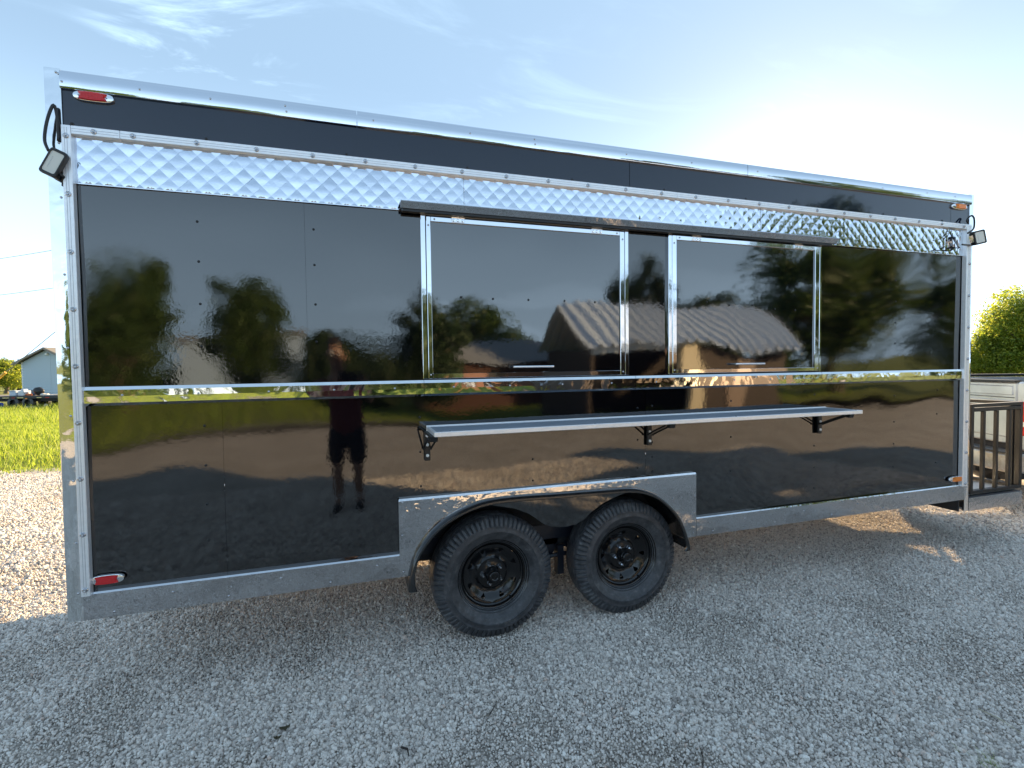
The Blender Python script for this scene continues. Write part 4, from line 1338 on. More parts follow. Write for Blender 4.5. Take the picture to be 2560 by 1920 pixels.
for wx in (9.18, 12.50):
    for wy, f in ((ty0 + .12, 1), (ty1 - .12, -1)):
        w = bpy.data.objects.new('wheel', None); COL.objects.link(w); w.parent = K; w.empty_display_size = .1
        w.location = Vector((wx, wy, .37)) - ROOTLOC['pickup_truck']
        if f < 0: w.rotation_euler = (0, 0, math.pi)
        for nm, me_ in (('tyre', ME_TT), ('rim', ME_TRM)):
            o = bpy.data.objects.new(nm, me_); COL.objects.link(o); o.parent = w

K.rotation_euler = (0, 0, _kr)
K.location = _p0 + Matrix.Rotation(_kr, 3, 'Z') @ (Vector((10.7, 1.3, 0)) - _p0)

# ------------------------------------------------------------------ far left: flatbed, its load, the shed
def along(px, depth):
    """point on a sight line of the left background (u,v in photo pixels), used only to measure positions"""
    d = rt * ((px[0] - 1280) / FPX) - up * ((px[1] - 960) / FPX) + fwd
    return CAM + d * depth
M_FLAT = newmat('flatbed_steel', (0.03, 0.03, 0.032), 0.6)
M_PLANK = newmat('deck_planks', (0.17, 0.15, 0.13), 0.85)
FB = thing('flatbed_trailer', 'black tandem-axle flatbed trailer loaded with junk on the grass in front of the blue shed', 'trailer', (-15.0, 34.3, hz(-15, 34.3)))
fdir = Vector((0.953, -0.302, 0)); fnor = Vector((0.302, 0.953, 0))
FO = Vector((-18.1, 35.3, 0))
FM = Matrix(((fdir.x, fnor.x, 0, FO.x), (fdir.y, fnor.y, 0, FO.y), (0, 0, 1, 0), (0, 0, 0, 1)))
def fb(mb_fn, *b):
    mb = MB(); mb.box(*b, FM); return mb
part('deck', fb(None, -3, 6.5, 0, 2.3, .06, .12), M_PLANK, FB)
part('side_beam', fb(None, -3, 6.5, -.03, .04, -.03, .119), M_FLAT, FB)
part('side_beam', fb(None, -3, 6.5, 2.26, 2.33, -.03, .119), M_FLAT, FB)
part('frame', fb(None, -3, 6.5, .35, 1.95, -.22, -.031), M_FLAT, FB)
for s in (.75, 3.1, 4.6):
    part('cross_beam', fb(None, s, s + .06, .02, 2.27, -.03, .058), M_FLAT, FB)
for s0, s1 in ((.15, .55), (.7, .9), (1.02, 1.42), (2.2, 2.5), (2.72, 2.95)):
    part('reflector_strip', fb(None, s0, s1, -.036, -.031, .005, .04), M_RED if s1 - s0 < .25 else M_CHROME, FB)
part('marker_lamp', fb(None, 1.52, 1.64, -.05, -.031, -.06, .0), M_AMBER, FB)
mb = MB(); mb.lathe([(-.12, .19), (-.12, .30), (-.10, .345), (.10, .345), (.12, .30), (.12, .19), (.06, .17), (.06, .0001)], 28, (0, 0, 0)); ME_FT = mb.mesh('wheel', M_RUBBER, auto=35)
for s in (.68, 1.56):
    for t in (.16, 2.1):
        piece('wheel', ME_FT, FB, FM @ Vector((s, t, hz(-17, 35) + .335)), (0, 0, math.atan2(fdir.y, fdir.x)))
def junk(name, label, cat, mat, fn, **k):
    mb = MB(); fn(mb); return solo(name, mb, mat, label, cat, **k)
M_TOTE = newmat('pale_blue_plastic', (0.45, 0.52, 0.62), 0.45)
M_SACK = newmat('black_sack', (0.012, 0.012, 0.013), 0.45)
M_BIN = newmat('maroon_bin', (0.085, 0.03, 0.03), 0.5)
M_CLOTH = newmat('orange_cloth', (0.55, 0.16, 0.06), 0.8)
M_PALE = newmat('pale_board', (0.62, 0.58, 0.5), 0.8)
M_BLUE = newmat('blue_plastic', (0.02, 0.08, 0.55), 0.5)
junk('storage_tote', 'pale blue plastic tote at the left end of the flatbed load', 'tote', M_TOTE, lambda m: (m.bbox(.22, .62, .3, .8, .12, .40, .03, FM), m.bbox(.20, .64, .28, .82, .40, .44, .01, FM)))
junk('storage_tote', 'pale grey-blue tote with a jumbled lid, second from the left on the flatbed', 'tote', newmat('grey_blue_plastic', (0.52, 0.55, 0.6), 0.5), lambda m: (m.bbox(.74, 1.12, .3, .85, .12, .42, .03, FM), m.bbox(.82, 1.02, .4, .7, .42, .52, .02, FM)))
def sackfn(m):
    m.ball(tuple(FM @ Vector((1.86, .5, .36))), .24, 3, (1, 1, .95))
    m.v = [(x + .12 * noise.noise(Vector((x * 4, y * 4, z * 4))), y, z + .13 * noise.noise(Vector((x * 5, y * 3, z * 5 + 9)))) for x, y, z in m.v]
junk('rubbish_sack', 'black full sack slumped in the middle of the flatbed load', 'sack', M_SACK, sackfn, smooth=True)
junk('waste_bin', 'tall maroon plastic bin at the right end of the flatbed load', 'bin', M_BIN, lambda m: (m.lathe([(.125, .0001), (.125, .20), (.70, .27), (.71, .29), (.75, .29), (.75, .25), (.70, .245), (.20, .18)], 18, tuple(FM @ Vector((3.28, .6, 0))), 'z')))
def crumple(m, c, sx, sy, sz):
    m.ball(tuple(FM @ Vector(c)), 1, 3, (sx, sy, sz))
    m.v = [(x, y, z + sz * .8 * noise.noise(Vector((x * 6, y * 6, 1)))) for x, y, z in m.v]
junk('work_cloth', 'crumpled orange-brown cloth beside the black sack on the flatbed', 'cloth', M_CLOTH, lambda m: crumple(m, (1.38, .35, .17), .16, .16, .09), smooth=True)
junk('tarp_bundle', 'pale crumpled bundle lying right of the black sack on the flatbed', 'tarp', M_PALE, lambda m: crumple(m, (2.30, .4, .17), .22, .2, .09), smooth=True)
junk('metal_box', 'dark blue-grey box between the totes and the black sack', 'box', newmat('blue_grey_metal', (0.10, 0.13, 0.18), 0.4), lambda m: m.bbox(1.30, 1.58, .55, .95, .12, .46, .02, FM))
junk('timber_board', 'flat grey board lying on the flatbed deck before the maroon bin', 'board', newmat('grey_board', (0.4, 0.4, 0.4), 0.7), lambda m: m.bbox(2.42, 3.02, .2, 1.2, .122, .17, .005, FM))
junk('plastic_drum', 'bright blue plastic drum lying in the grass at the left edge under the flatbed', 'drum', M_BLUE, lambda m: m.tube([FM @ Vector((-.25, -.2, -.38)), FM @ Vector((.26, -.2, -.38))], .13, 16), auto=35)
for c, s, l in (((2.35, -.6, -.55), (.30, .2, .10), 'low tan rock in the grass under the flatbed, right of its wheels'), ((3.0, -.3, -.5), (.12, .15, .16), 'small upright tan stone in the grass near the trailer corner')):
    mb = MB(); mb.ball(tuple(FM @ Vector(c)), 1, 3, s)
    mb.v = [(x + .05 * noise.noise(Vector((x * 5, y * 5, z * 5))), y, z + .04 * noise.noise(Vector((x * 7, y * 7, z * 7)))) for x, y, z in mb.v]
    solo('field_stone', mb, newmat('tan_stone', (0.42, 0.34, 0.24), 0.9), l, 'stone', smooth=True)

# shed
M_SIDE = newmat('blue_grey_siding', (0.44, 0.52, 0.58), 0.6)
M_TRIM = newmat('white_trim', (0.78, 0.78, 0.76), 0.5)
M_SHIN = newmat('grey_shingles', (0.16, 0.155, 0.15), 0.85)
SO = along((57.5, 990), 42); SO.z = 0
sd_ = Vector((0.955, -0.296, 0)); sn = Vector((0.296, 0.955, 0))
SM = Matrix(((sd_.x, sn.x, 0, SO.x), (sd_.y, sn.y, 0, SO.y), (0, 0, 1, 0), (0, 0, 0, 1)))
zg = hz(SO.x, SO.y)
SH = thing('garden_shed', 'blue-grey clapboard shed with a low gable roof beyond the flatbed trailer', 'shed', (SO.x, SO.y, zg))
ROOTLOC['garden_shed'] = Vector((SO.x, SO.y, zg))
WSH, EAVE, RIDGE = 4.4, 2.46, 3.56
def gable(u): return EAVE + (RIDGE - EAVE) * (1 - abs(u - WSH / 2) / (WSH / 2)) - .12
z = zg
bh = .235
while z < RIDGE - .16:
    z1 = z + bh
    if z1 < EAVE - .1: a, b, a1, b1 = 0.06, WSH - .06, 0.06, WSH - .06
    else:
        f = lambda zz: max(0.06, (zz - EAVE + .12) / (RIDGE - EAVE) * WSH / 2)
        a = f(z); a1 = min(f(z1), WSH / 2 - .02); b, b1 = WSH - a, WSH - a1
    if b - a < .15: break
    mb = MB(); mb.add([SM @ Vector(p) for p in ((a, -.055, z), (b, -.055, z), (b1, -.006, z1 + .01), (a1, -.006, z1 + .01), (a, .02, z), (b, .02, z), (b1, .02, z1 + .01), (a1, .02, z1 + .01))],
                      [(0, 1, 2, 3), (7, 6, 5, 4), (0, 4, 5, 1), (1, 5, 6, 2), (2, 6, 7, 3), (3, 7, 4, 0)])
    part('siding_board', mb, M_SIDE, SH)
    z = z1
mb = MB(); mb.box(.03, WSH - .03, .03, 6.0, zg, EAVE - .12, SM); part('wall', mb, M_SIDE, SH)
for u in (0, WSH - .10):
    mb = MB(); mb.box(u, u + .10, -.035, .03, zg, EAVE - .05, SM); part('corner_trim', mb, M_TRIM, SH)
for s in (0, 1):
    e0, e1 = (-.45, WSH / 2 + .01) if s == 0 else (WSH + .45, WSH / 2 - .01)
    zz = lambda u: RIDGE - abs(u - WSH / 2) * (RIDGE - EAVE) / (WSH / 2)
    mb = MB(); mb.add([SM @ Vector(p) for p in ((e0, -.4, zz(e0)), (e1, -.4, zz(e1)), (e1, 6.3, zz(e1)), (e0, 6.3, zz(e0)), (e0, -.4, zz(e0) + .07), (e1, -.4, zz(e1) + .07), (e1, 6.3, zz(e1) + .07), (e0, 6.3, zz(e0) + .07))],
                      [(0, 1, 2, 3), (7, 6, 5, 4), (0, 4, 5, 1), (1, 5, 6, 2), (2, 6, 7, 3), (3, 7, 4, 0)])
    rf = part('roof', mb, M_SHIN, SH)
    mb = MB(); mb.add([SM @ Vector(p) for p in ((e0, -.43, zz(e0) - .10), (e1, -.43, zz(e1) - .10), (e1, -.43, zz(e1) + .05), (e0, -.43, zz(e0) + .05), (e0, -.402, zz(e0) - .10), (e1, -.402, zz(e1) - .10), (e1, -.402, zz(e1) + .05), (e0, -.402, zz(e0) + .05))],
                      [(0, 1, 2, 3), (7, 6, 5, 4), (0, 4, 5, 1), (1, 5, 6, 2), (2, 6, 7, 3), (3, 7, 4, 0)])
    part('barge_board', mb, newmat('brown_barge', (0.25, 0.21, 0.18), 0.7), rf)
mb = MB(); mb.ball(tuple(SM @ Vector((2.25, -.16, 3.05))), .13, 2, (1, .8, .7)); mb.box(2.2, 2.3, -.12, .0, 3.0, 3.16, SM); part('yard_light', mb, M_TRIM, SH, smooth=True)
mb = MB(); mb.tube([SM @ Vector((2.42, -.03, zg)), SM @ Vector((2.42, -.03, 3.0))], .02, 6); part('conduit', mb, M_SIDE, SH)

# wires
M_WIRE = newmat('grey_cable', (0.28, 0.28, 0.29), 0.6)
def sag(a, b, s, n=24):
    a, b = Vector(a), Vector(b)
    return [a.lerp(b, k / n) - Vector((0, 0, s * 4 * (k / n) * (1 - k / n))) for k in range(n + 1)]
def wire(name, pA, pB, dA, dB, r, label, cat, ext):
    a, b = along(pA, dA), along(pB, dB)
    d = b - a
    mb = MB(); mb.tube(sag(a - d * ext[0], b + d * ext[1], .05 * (1 + ext[0] + ext[1])), r, 6)
    return solo(name, mb, M_WIRE, label, cat, smooth=True)
wire('power_cable', (0, 632), (118, 609.5), 26, 26, .013, 'upper overhead power cable crossing the sky left of the trailer', 'cable', (2, 5))
wire('power_cable', (0, 723), (125, 703), 26, 26, .013, 'lower overhead power cable crossing the sky left of the trailer', 'cable', (2, 5))
a, b = along((-12, 937), 17), along((15, 930 - 7), 17)
g0, g1 = along((14, 931), 17), along((140, 828), 17)
dd = g1 - g0
GW = thing('guy_wire', 'slanting grey guy wire with a yellow guard sleeve at the far left edge', 'guy wire', tuple(g0 - dd * 1.1))
mb = MB(); mb.tube([g0 - dd * 1.1, g1 + dd * 3.2], .011, 6); part('wire', mb, M_WIRE, GW, smooth=True)
mb = MB(); mb.tube([g0 - dd * 1.05, g0], .042, 10); part('guard_sleeve', mb, newmat('yellow_sleeve', (0.75, 0.42, 0.08), 0.5), GW, smooth=True, auto=40)

# ------------------------------------------------------------------ trees
def tree(name, label, group, base, h, crown_c, crown_r, n, leaf, mat, seed, lobes=14, trunk_r=.18, lr=(.24, .46)):
    rg = np.random.default_rng(seed)
    bz_ = base[2]
    t = thing(name, label, 'tree', base, group)
    mb = MB()
    top = Vector((crown_c[0], crown_c[1], crown_c[2] + crown_r[2] * .3))
    b = Vector(base)
    mid = b.lerp(top, .45) + Vector((rg.uniform(-.3, .3), rg.uniform(-.3, .3), 0))
    mb.tube([b - Vector((0, 0, .1)), b + Vector((0, 0, .15)), b.lerp(mid, .6), mid, top], [trunk_r * 1.5, trunk_r * 1.1, trunk_r * .85, trunk_r * .65, trunk_r * .15], 10)
    L_ = []
    for k in range(lobes):
        u = rg.normal(size=3); u /= np.linalg.norm(u)
        rad = rg.uniform(.35, .95) ** .6
        c = np.array(crown_c) + u * np.array(crown_r) * rad * .78 * rg.uniform(.8, 1.28)
        L_.append((c, rg.uniform(*lr) * min(crown_r)))
    for c, r in L_[:max(5, lobes // 2)]:
        mb.tube([mid, mid.lerp(Vector(c), .55) + Vector((0, 0, -.1)), Vector(c)], [trunk_r * .4, trunk_r * .24, trunk_r * .06], 6)
    part('trunk', mb, M_BARK, t, smooth=True)
    wts = np.array([r ** 2 for c, r in L_]); wts /= wts.sum()
    which = rg.choice(len(L_), n, p=wts)
    u = rg.normal(size=(n, 3)); u /= np.linalg.norm(u, axis=1)[:, None]
    rr = rg.uniform(0.0, 1, n) ** .30 * (1 + .35 * rg.normal(size=n) * (rg.uniform(size=n) < .15))
    C = np.array([L_[w][0] for w in which]); RR = np.array([L_[w][1] for w in which])
    pos = C + u * (RR * rr)[:, None] * np.array([1.15, 1.15, .9])
    # a sparse haze of leaves that ties the clumps together
    k = n // 6
    uu = rg.normal(size=(k, 3)); uu /= np.linalg.norm(uu, axis=1)[:, None]
    pos[:k] = np.array(crown_c) + uu * np.array(crown_r) * (rg.uniform(.2, 1.0, k) ** .5)[:, None] * .95
    nrm = u * .7 + rg.normal(size=(n, 3)) * .55 + np.array([0, 0, .35])
    nrm /= np.linalg.norm(nrm, axis=1)[:, None]
    t1 = np.cross(nrm, rg.normal(size=(n, 3))); t1 /= np.linalg.norm(t1, axis=1)[:, None]
    t2 = np.cross(nrm, t1)
    s = leaf * rg.uniform(.55, 1.3, n)[:, None]
    v = np.stack([pos - t1 * s, pos - t2 * s * .5 + nrm * s * .15, pos + t1 * s, pos + t2 * s * .5 + nrm * s * .15], 1).reshape(-1, 3) - np.array(base)
    me_ = bpy.data.meshes.new('crown')
    me_.vertices.add(4 * n); me_.vertices.foreach_set('co', v.astype(np.float32).ravel())
    me_.loops.add(4 * n); me_.loops.foreach_set('vertex_index', np.arange(4 * n, dtype=np.int32))
    me_.polygons.add(n); me_.polygons.foreach_set('loop_start', np.arange(0, 4 * n, 4, dtype=np.int32))
    me_.materials.append(mat)
    me_.update(calc_edges=True)
    o = bpy.data.objects.new('crown', me_); COL.objects.link(o); o.parent = t
    return t
GL = 'trees behind the blue shed'
def gbase(x, y): return (x, y, hz(x, y))
c = along((14, 945), 52)
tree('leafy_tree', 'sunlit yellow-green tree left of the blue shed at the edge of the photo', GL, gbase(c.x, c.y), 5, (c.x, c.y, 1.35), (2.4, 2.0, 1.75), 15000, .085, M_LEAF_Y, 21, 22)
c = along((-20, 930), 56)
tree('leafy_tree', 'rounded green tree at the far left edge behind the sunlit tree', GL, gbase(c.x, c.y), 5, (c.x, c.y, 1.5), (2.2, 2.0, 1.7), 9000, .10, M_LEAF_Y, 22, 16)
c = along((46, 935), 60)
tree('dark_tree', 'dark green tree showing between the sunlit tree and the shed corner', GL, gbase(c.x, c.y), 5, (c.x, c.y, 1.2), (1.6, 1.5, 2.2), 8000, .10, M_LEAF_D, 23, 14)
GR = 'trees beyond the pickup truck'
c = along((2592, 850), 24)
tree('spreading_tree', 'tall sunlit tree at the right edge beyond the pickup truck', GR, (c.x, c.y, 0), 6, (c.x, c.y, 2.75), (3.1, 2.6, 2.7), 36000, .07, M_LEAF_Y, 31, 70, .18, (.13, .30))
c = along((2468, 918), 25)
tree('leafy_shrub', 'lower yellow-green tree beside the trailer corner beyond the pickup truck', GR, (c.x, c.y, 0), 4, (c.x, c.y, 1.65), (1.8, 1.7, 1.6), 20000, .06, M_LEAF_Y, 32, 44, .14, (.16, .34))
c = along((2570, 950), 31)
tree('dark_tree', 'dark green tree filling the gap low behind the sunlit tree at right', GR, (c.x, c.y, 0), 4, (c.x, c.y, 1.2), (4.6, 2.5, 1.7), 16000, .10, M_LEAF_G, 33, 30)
# trees across the lot: seen mirrored in the black panels
GB = 'trees mirrored in the black panels'
TB = [(-6.9, -22, (1.9, 1.8, 3.0), 3.2, M_LEAF_G, 'tall spire-topped tree mirrored at the rear end of the trailer side'),
      (-2.9, -26, (2.3, 2.1, 2.8), 3.6, M_LEAF_G, 'round tree mirrored left of the panel seam'),
      (5.2, -21, (2.1, 2.0, 2.5), 2.7, M_LEAF_D, 'dark tree mirrored just left of the first hatch'),
      (2.0, -21, (2.6, 1.8, 1.7), 1.45, M_LEAF_D, 'dark bush mirrored behind the head of the person'),
      (9.0, -29, (3.6, 2.6, 3.0), 3.3, M_LEAF_G, 'wide low tree mirrored in the left part of the first hatch'),
      (13.2, -31, (3.0, 2.6, 1.9), 1.9, M_LEAF_G, 'low bushy tree mirrored beside the wide tree in the first hatch'),
      (21.7, -40, (3.0, 2.4, 2.2), 2.6, M_LEAF_D, 'small far tree mirrored low in the first hatch'),
      (15.3, -18.5, (2.0, 1.8, 2.9), 3.9, M_LEAF_D, 'upright dark tree mirrored between the two hatches'),
      (23.5, -24, (2.6, 2.4, 2.4), 3.6, M_LEAF_D, 'dark tree mirrored above the metal roof'),
      (22.0, -14.5, (4.2, 3.0, 4.4), 4.9, M_LEAF_G, 'large spreading tree mirrored at the front end of the trailer side'),
      (29.5, -13.0, (3.8, 3.0, 3.6), 3.8, M_LEAF_G, 'broad green tree mirrored at the far right of the panels'),
      (-13.5, -27, (3.0, 2.6, 2.9), 3.1, M_LEAF_G, 'broad tree mirrored at the extreme left of the panels')]
for k, (x, y, cr, cz, mt, lb) in enumerate(TB):
    tree('lot_tree', lb, GB, (x, y, 0), 6, (x, y, cz - .25), (cr[0], cr[1], cr[2] + .2), 15000 if cr[0] < 4 else 24000, .12, mt, 50 + k, 64, .22, (.10, .33))

# far tree line beyond the lot, one unbroken mass
rg = np.random.default_rng(77)
n = 42000
xx = rg.uniform(-45, 60, n)
top = np.array([2.6 + 1.5 * noise.noise(Vector((x * .16, 3, 0))) + .9 * noise.noise(Vector((x * .55, 8, 0))) for x in xx])
zz = top * rg.uniform(0, 1, n) ** .6
yy = -50 + rg.normal(size=n) * 1.2
pos = np.c_[xx, yy, zz]
t1 = rg.normal(size=(n, 3)); t1 /= np.linalg.norm(t1, axis=1)[:, None]
t2 = np.cross(t1, rg.normal(size=(n, 3))); t2 /= np.linalg.norm(t2, axis=1)[:, None]
sz = rg.uniform(.12, .26, n)[:, None]
v = np.stack([pos - t1 * sz, pos - t2 * sz * .6, pos + t1 * sz, pos + t2 * sz * .6], 1).reshape(-1, 3)
me_ = bpy.data.meshes.new('tree_line')
me_.from_pydata(v.tolist(), [], np.arange(4 * n).reshape(-1, 4).tolist())
me_.materials.append(M_LEAF_D)
o = bpy.data.objects.new('tree_line', me_); COL.objects.link(o); setp(o, kind='stuff')

# ------------------------------------------------------------------ buildings across the lot
WS = thing('workshop', 'low workshop with ribbed metal roof and cream pillar, mirrored in the second hatch', 'workshop', (12.4, -11.5, 0))
M_ROOFM = newmat('ribbed_roof_metal', (0.62, 0.70, 0.82), 0.5, 0.1)
M_BROWN = newmat('brown_wall', (0.055, 0.04, 0.033), 0.8)
M_CREAM = newmat('cream_pillar', (0.62, 0.54, 0.38), 0.7)
mb = MB(); mb.box(12.35, 16.0, -10.7, -10.6, 0, 2.02); mb.box(8.7, 16.0, -14.6, -14.5, 0, 2.1); mb.box(15.9, 16.0, -14.49, -10.71, 0, 2.1); mb.box(8.7, 8.8, -14.49, -10.6, 0, 2.1); part('wall', mb, M_BROWN, WS)
mb = MB(); mb.box(11.75, 12.3, -10.65, -10.35, 0, 2.02); part('pillar', mb, M_CREAM, WS)
mb = MB(); mb.box(13.6, 14.5, -10.595, -10.54, 0, 1.95); part('door', mb, newmat('brown_door', (0.24, 0.17, 0.13), 0.6), WS)
mb = MB(); mb.box(8.7, 11.8, -10.75, -10.55, 1.92, 2.12); part('bay_header', mb, M_TRUCK, WS)
mb = MB()
nr = 44
xs_ = []
x = 8.4
while x < 16.3:
    xs_ += [(x, 0), (x + .24, 0), (x + .27, .10), (x + .35, .10), (x + .38, 0)]
    x += .42
for x, dz in xs_:
    mb.v += [(x, -10.1, 2.08 + dz), (x, -12.6, 3.42 + dz), (x, -15.1, 2.08 + dz)]
for i in range(len(xs_) - 1):
    for j in range(2):
        mb.f.append((i * 3 + j, (i + 1) * 3 + j, (i + 1) * 3 + j + 1, i * 3 + j + 1))
part('roof', mb, M_ROOFM, WS)
HS = thing('brick_house', 'low brown house mirrored along the foot of the first hatch', 'house', (9.6, -23.5, 0))
mb = MB(); mb.box(5.4, 14.2, -26, -22, 0, 1.9); part('wall', mb, newmat('red_brown_wall', (0.09, 0.04, 0.028), 0.85), HS)
mb = MB(); mb.prism([(-21.5, 1.85), (-24, 2.95), (-26.5, 1.85)], 5.0, 14.6, 'x'); part('roof', mb, newmat('grey_roof', (0.26, 0.27, 0.29), 0.8), HS)
for x in (6.4, 8.6, 11.8):
    mb = MB(); mb.box(x, x + .9, -21.995, -21.95, .8, 1.6); part('window', mb, M_GLASS, HS)
PH = thing('white_building', 'pale grey flat-roofed building mirrored between the left trees', 'building', (-5.5, -38, 0))
mb = MB(); mb.box(-9.5, -1.5, -42, -38, 0, 3.6); part('wall', mb, newmat('pale_wall', (0.33, 0.44, 0.62), 0.7), PH)
mb = MB(); mb.box(-9.8, -1.2, -42.3, -37.7, 3.6, 3.9); part('roof', mb, M_SHIN, PH)

# ------------------------------------------------------------------ the photographer, standing behind the lens
PX, PY = 1.90, -2.93
PE = thing('person', 'person in maroon t-shirt and black shorts holding up a phone, mirrored in the lower panel', 'person', (PX, PY, 0))
M_SKIN = newmat('skin', (0.26, 0.15, 0.105), 0.5)
M_SHIRT = newmat('maroon_shirt', (0.10, 0.02, 0.02), 0.85)
M_SHORT = newmat('black_shorts', (0.012, 0.012, 0.014), 0.85)
M_SHOE = newmat('black_shoe', (0.015, 0.015, 0.015), 0.5)
M_SOCK = newmat('pale_sock', (0.5, 0.5, 0.5), 0.8)
M_HAIR = newmat('dark_hair', (0.02, 0.014, 0.01), 0.6)
def skin(name, verts, edges, mat, parent, sub=2, root=0):
    me_ = bpy.data.meshes.new(name)
    l = ROOTLOC[parent.name]
    me_.from_pydata([Vector(v[:3]) - l for v in verts], edges, [])
    me_.materials.append(mat)
    o = bpy.data.objects.new(name, me_); COL.objects.link(o); o.parent = parent
    sk = o.modifiers.new('skin', 'SKIN')
    sk.use_smooth_shade = True
    lay = me_.skin_vertices[0].data
    for i, v in enumerate(verts):
        r = v[3]
        lay[i].radius = r if isinstance(r, tuple) else (r, r)
        lay[i].use_root = (i == root)
    ss = o.modifiers.new('subsurf', 'SUBSURF'); ss.levels = sub; ss.render_levels = sub
    return o
x0, y0 = PX, PY
body = [(x0, y0, .92, (.15, .11)), (x0, y0 + .01, 1.10, (.145, .105)), (x0, y0 + .01, 1.27, (.165, .115)), (x0, y0, 1.42, (.10, .085)), (x0, y0 + .02, 1.50, .055), (x0, y0 + .035, 1.58, .07), (x0, y0 + .045, 1.66, .092), (x0, y0 + .04, 1.74, .075),
        (x0 - .09, y0, .84, .10), (x0 - .11, y0 + .02, .50, .062), (x0 - .11, y0, .30, .058), (x0 - .11, y0 - .01, .10, .042), (x0 - .115, y0 + .06, .045, .045), (x0 - .12, y0 + .15, .035, .038),
        (x0 + .09, y0, .84, .10), (x0 + .11, y0 + .02, .50, .062), (x0 + .11, y0, .30, .058), (x0 + .11, y0 - .01, .10, .042), (x0 + .115, y0 + .06, .045, .045), (x0 + .12, y0 + .15, .035, .038),
        (x0 - .19, y0, 1.39, .062), (x0 - .235, y0 + .06, 1.20, .046), (x0 - .10, y0 + .22, 1.36, .036), (x0 - .015, y0 + .262, 1.45, .030),
        (x0 + .19, y0, 1.39, .062), (x0 + .26, y0 + .06, 1.21, .046), (x0 + .24, y0 + .22, 1.36, .036), (x0 + .205, y0 + .262, 1.45, .030)]
edges = [(0, 1), (1, 2), (2, 3), (3, 4), (4, 5), (5, 6), (6, 7), (0, 8), (8, 9), (9, 10), (10, 11), (11, 12), (12, 13), (0, 14), (14, 15), (15, 16), (16, 17), (17, 18), (18, 19), (3, 20), (20, 21), (21, 22), (22, 23), (3, 24), (24, 25), (25, 26), (26, 27)]
skin('body', body, edges, M_SKIN, PE)
skin('t_shirt', [(x0, y0, .78, (.195, .155)), (x0, y0, 1.00, (.185, .145)), (x0, y0 + .01, 1.25, (.19, .135)), (x0, y0, 1.42, (.125, .105)), (x0, y0 + .01, 1.475, .075), (x0 - .195, y0, 1.39, .085), (x0 - .235, y0 + .05, 1.24, .075), (x0 + .195, y0, 1.39, .085), (x0 + .255, y0 + .05, 1.25, .075)],
     [(0, 1), (1, 2), (2, 3), (3, 4), (3, 5), (5, 6), (3, 7), (7, 8)], M_SHIRT, PE)
skin('shorts', [(x0, y0, 1.03, (.165, .125)), (x0, y0, .90, (.18, .135)), (x0 - .10, y0, .76, .115), (x0 - .112, y0 + .015, .50, .10), (x0 + .10, y0, .76, .115), (x0 + .112, y0 + .015, .50, .10)], [(0, 1), (1, 2), (2, 3), (1, 4), (4, 5)], M_SHORT, PE)
skin('hair', [(x0, y0 + .01, 1.66, .085), (x0, y0 + .02, 1.735, .096), (x0, y0 + .07, 1.785, .066)], [(0, 1), (1, 2)], M_HAIR, PE)
for s in (-1, 1):
    skin('shoe', [(x0 + s * .11, y0 - .03, .05, .052), (x0 + s * .115, y0 + .08, .045, .05), (x0 + s * .12, y0 + .17, .036, .042)], [(0, 1), (1, 2)], M_SHOE, PE)
    skin('sock', [(x0 + s * .11, y0 - .01, .09, .050), (x0 + s * .11, y0 - .008, .19, .052)], [(0, 1)], M_SOCK, PE)
    # face
    mb = MB(); mb.ball((x0 + s * .032, y0 + .128, 1.655), .012, 2); part('eye', mb, M_TRIM, PE, smooth=True)
    mb = MB(); mb.ball((x0 + s * .092, y0 + .03, 1.64), .03, 2, (.4, .7, 1)); part('ear', mb, M_SKIN, PE, smooth=True)
mb = MB(); mb.prism([(y0 + .125, 1.665), (y0 + .165, 1.61), (y0 + .125, 1.60)], x0 - .014, x0 + .014, 'x'); part('nose', mb, M_SKIN, PE, smooth=True)
mb = MB(); mb.ball((x0, y0 + .125, 1.57), .022, 2, (1, .3, .3)); part('mouth', mb, newmat('lip', (.35, .12, .1), .5), PE, smooth=True)
# hands: four unequal fingers and a thumb, closed on the phone's two short edges
for s, hx in ((-1, x0 - .012), (1, x0 + .205)):
    for k, (dz, ln) in enumerate(((.030, .055), (.010, .062), (-.010, .058), (-.028, .046))):
        skin('finger', [(hx, y0 + .268, 1.468 + dz, .010), (hx + s * -.004, y0 + .268 + ln * .55, 1.472 + dz, .0092), (hx - s * ln * .35, y0 + .262 + ln * .62, 1.474 + dz, .0085)], [(0, 1), (1, 2)], M_SKIN, PE, 1)
    skin('thumb', [(hx, y0 + .262, 1.46, .012), (hx - s * .025, y0 + .255, 1.485, .011), (hx - s * .045, y0 + .270, 1.505, .0095)], [(0, 1), (1, 2)], M_SKIN, PE, 1)
    skin('palm', [(hx, y0 + .245, 1.445, .026), (hx, y0 + .272, 1.478, .03)], [(0, 1)], M_SKIN, PE, 1)
mb = MB(); mb.bbox(x0 + .012, x0 + .178, y0 + .286, y0 + .294, 1.448, 1.528, .003)
solo('phone', mb, M_BLKPLAST, 'black phone held level in both hands of the mirrored person', 'phone', auto=40)

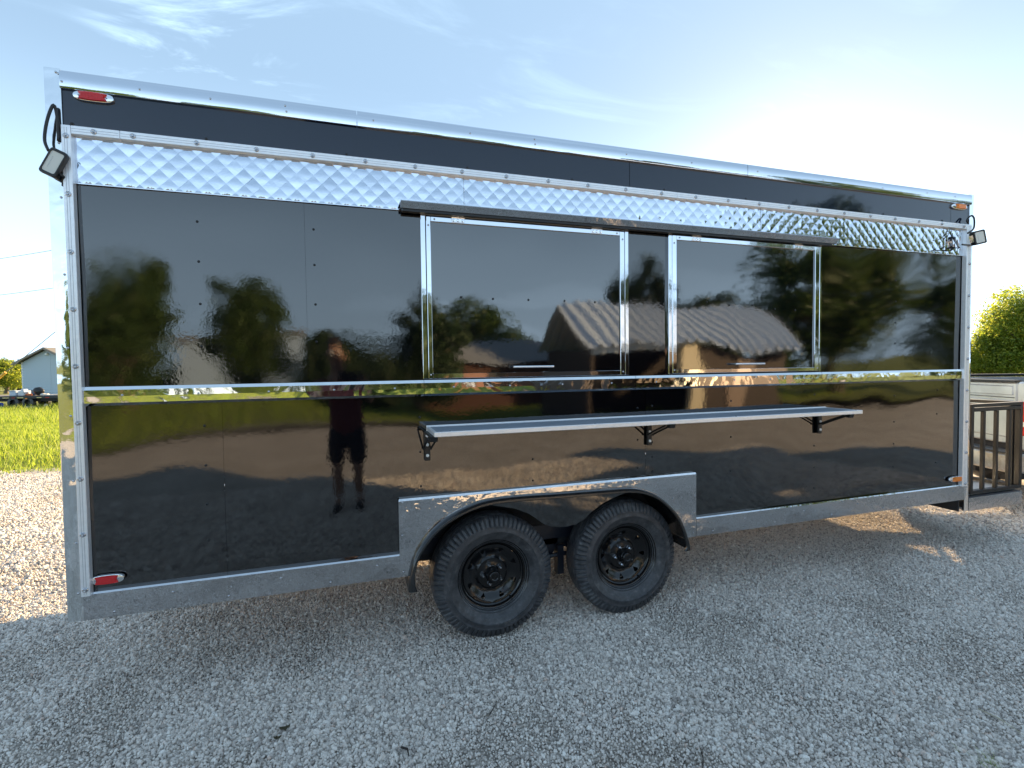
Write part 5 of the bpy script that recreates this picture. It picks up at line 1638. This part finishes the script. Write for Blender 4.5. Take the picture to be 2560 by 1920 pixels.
# ------------------------------------------------------------------ litter on the gravel
def gpt(px, z=.012):
    d = rt * ((px[0] - 1280) / FPX) - up * ((px[1] - 960) / FPX) + fwd
    t = (z - CAM.z) / d.z
    return CAM + d * t
M_TWIG = newmat('dark_twig', (0.03, 0.022, 0.018), 0.8)
M_DEAD = newmat('dry_leaf', (0.06, 0.05, 0.025), 0.8)
M_STRAW = newmat('dry_straw', (0.5, 0.45, 0.32), 0.8)
for k, (a, b, r, m, l) in enumerate((((1222, 1790), (1242, 1752), .0022, M_TWIG, 'thin dark twig lying on the gravel in front of the left wheel'),
                                  ((1003, 1868), (1022, 1890), .0045, M_TWIG, 'short bent dark twig near the bottom edge left of centre'),
                                  ((1753, 1880), (1757, 1925), .003, M_TWIG, 'dark twig end at the bottom edge right of centre'),
                                  ((2445, 1771), (2560, 1838), .0022, M_STRAW, 'long pale straw lying on the gravel at the lower right'))):
    pa, pb = gpt(a), gpt(b)
    pm = pa.lerp(pb, .5) + Vector((.01, .006, .004))
    mb = MB(); mb.tube([pa, pm, pb], [r, r * .9, r * .5], 6)
    if k == 1: mb.tube([pm, pm + Vector((-.02, .006, .004))], [r * .7, r * .3], 5)
    solo('twig' if m is M_TWIG else 'straw', mb, m, l, 'twig' if m is M_TWIG else 'straw', smooth=True)
for k, (c, s, l) in enumerate((((712, 1822), .020, 'dark crumpled dead leaf, the right one of the pair near the bottom left'), ((694, 1846), .015, 'dark crumpled dead leaf, the lower left one of the pair near the bottom left'), ((727, 1784), .008, 'tiny dark leaf scrap just above the pair of dead leaves'))):
    p_ = gpt(c, .014)
    mb = MB(); n = 5
    for i in range(n + 1):
        for j in range(n + 1):
            u, v = i / n * 2 - 1, j / n * 2 - 1
            w = 1 - .5 * u * u
            mb.v.append((p_.x + u * s, p_.y + v * s * .6 * w, p_.z + .006 * noise.noise(Vector((u * 2 + k * 5, v * 2, 0))) + .006 * u * u + .003))
    for i in range(n):
        for j in range(n):
            mb.f.append((i * (n + 1) + j, (i + 1) * (n + 1) + j, (i + 1) * (n + 1) + j + 1, i * (n + 1) + j + 1))
    solo('dead_leaf', mb, M_DEAD, l, 'leaf', smooth=True, recalc=False)
mb = MB(); rg = random.Random(5); pc = gpt((2475, 1912), 0)
for i in range(60):
    x = pc.x + rg.gauss(0, .03); y = pc.y + rg.gauss(0, .03); a = rg.uniform(0, 6.28); l = rg.uniform(.02, .05)
    o = len(mb.v); w = .0012
    mb.v += [(x - w, y, 0), (x + w, y, 0), (x + l * math.cos(a), y + l * math.sin(a), rg.uniform(.015, .035))]; mb.f.append((o, o + 1, o + 2))
solo('grass_tuft', mb, M_GRASS, 'small green weed tuft in the gravel at the bottom right corner', 'weed', recalc=False)
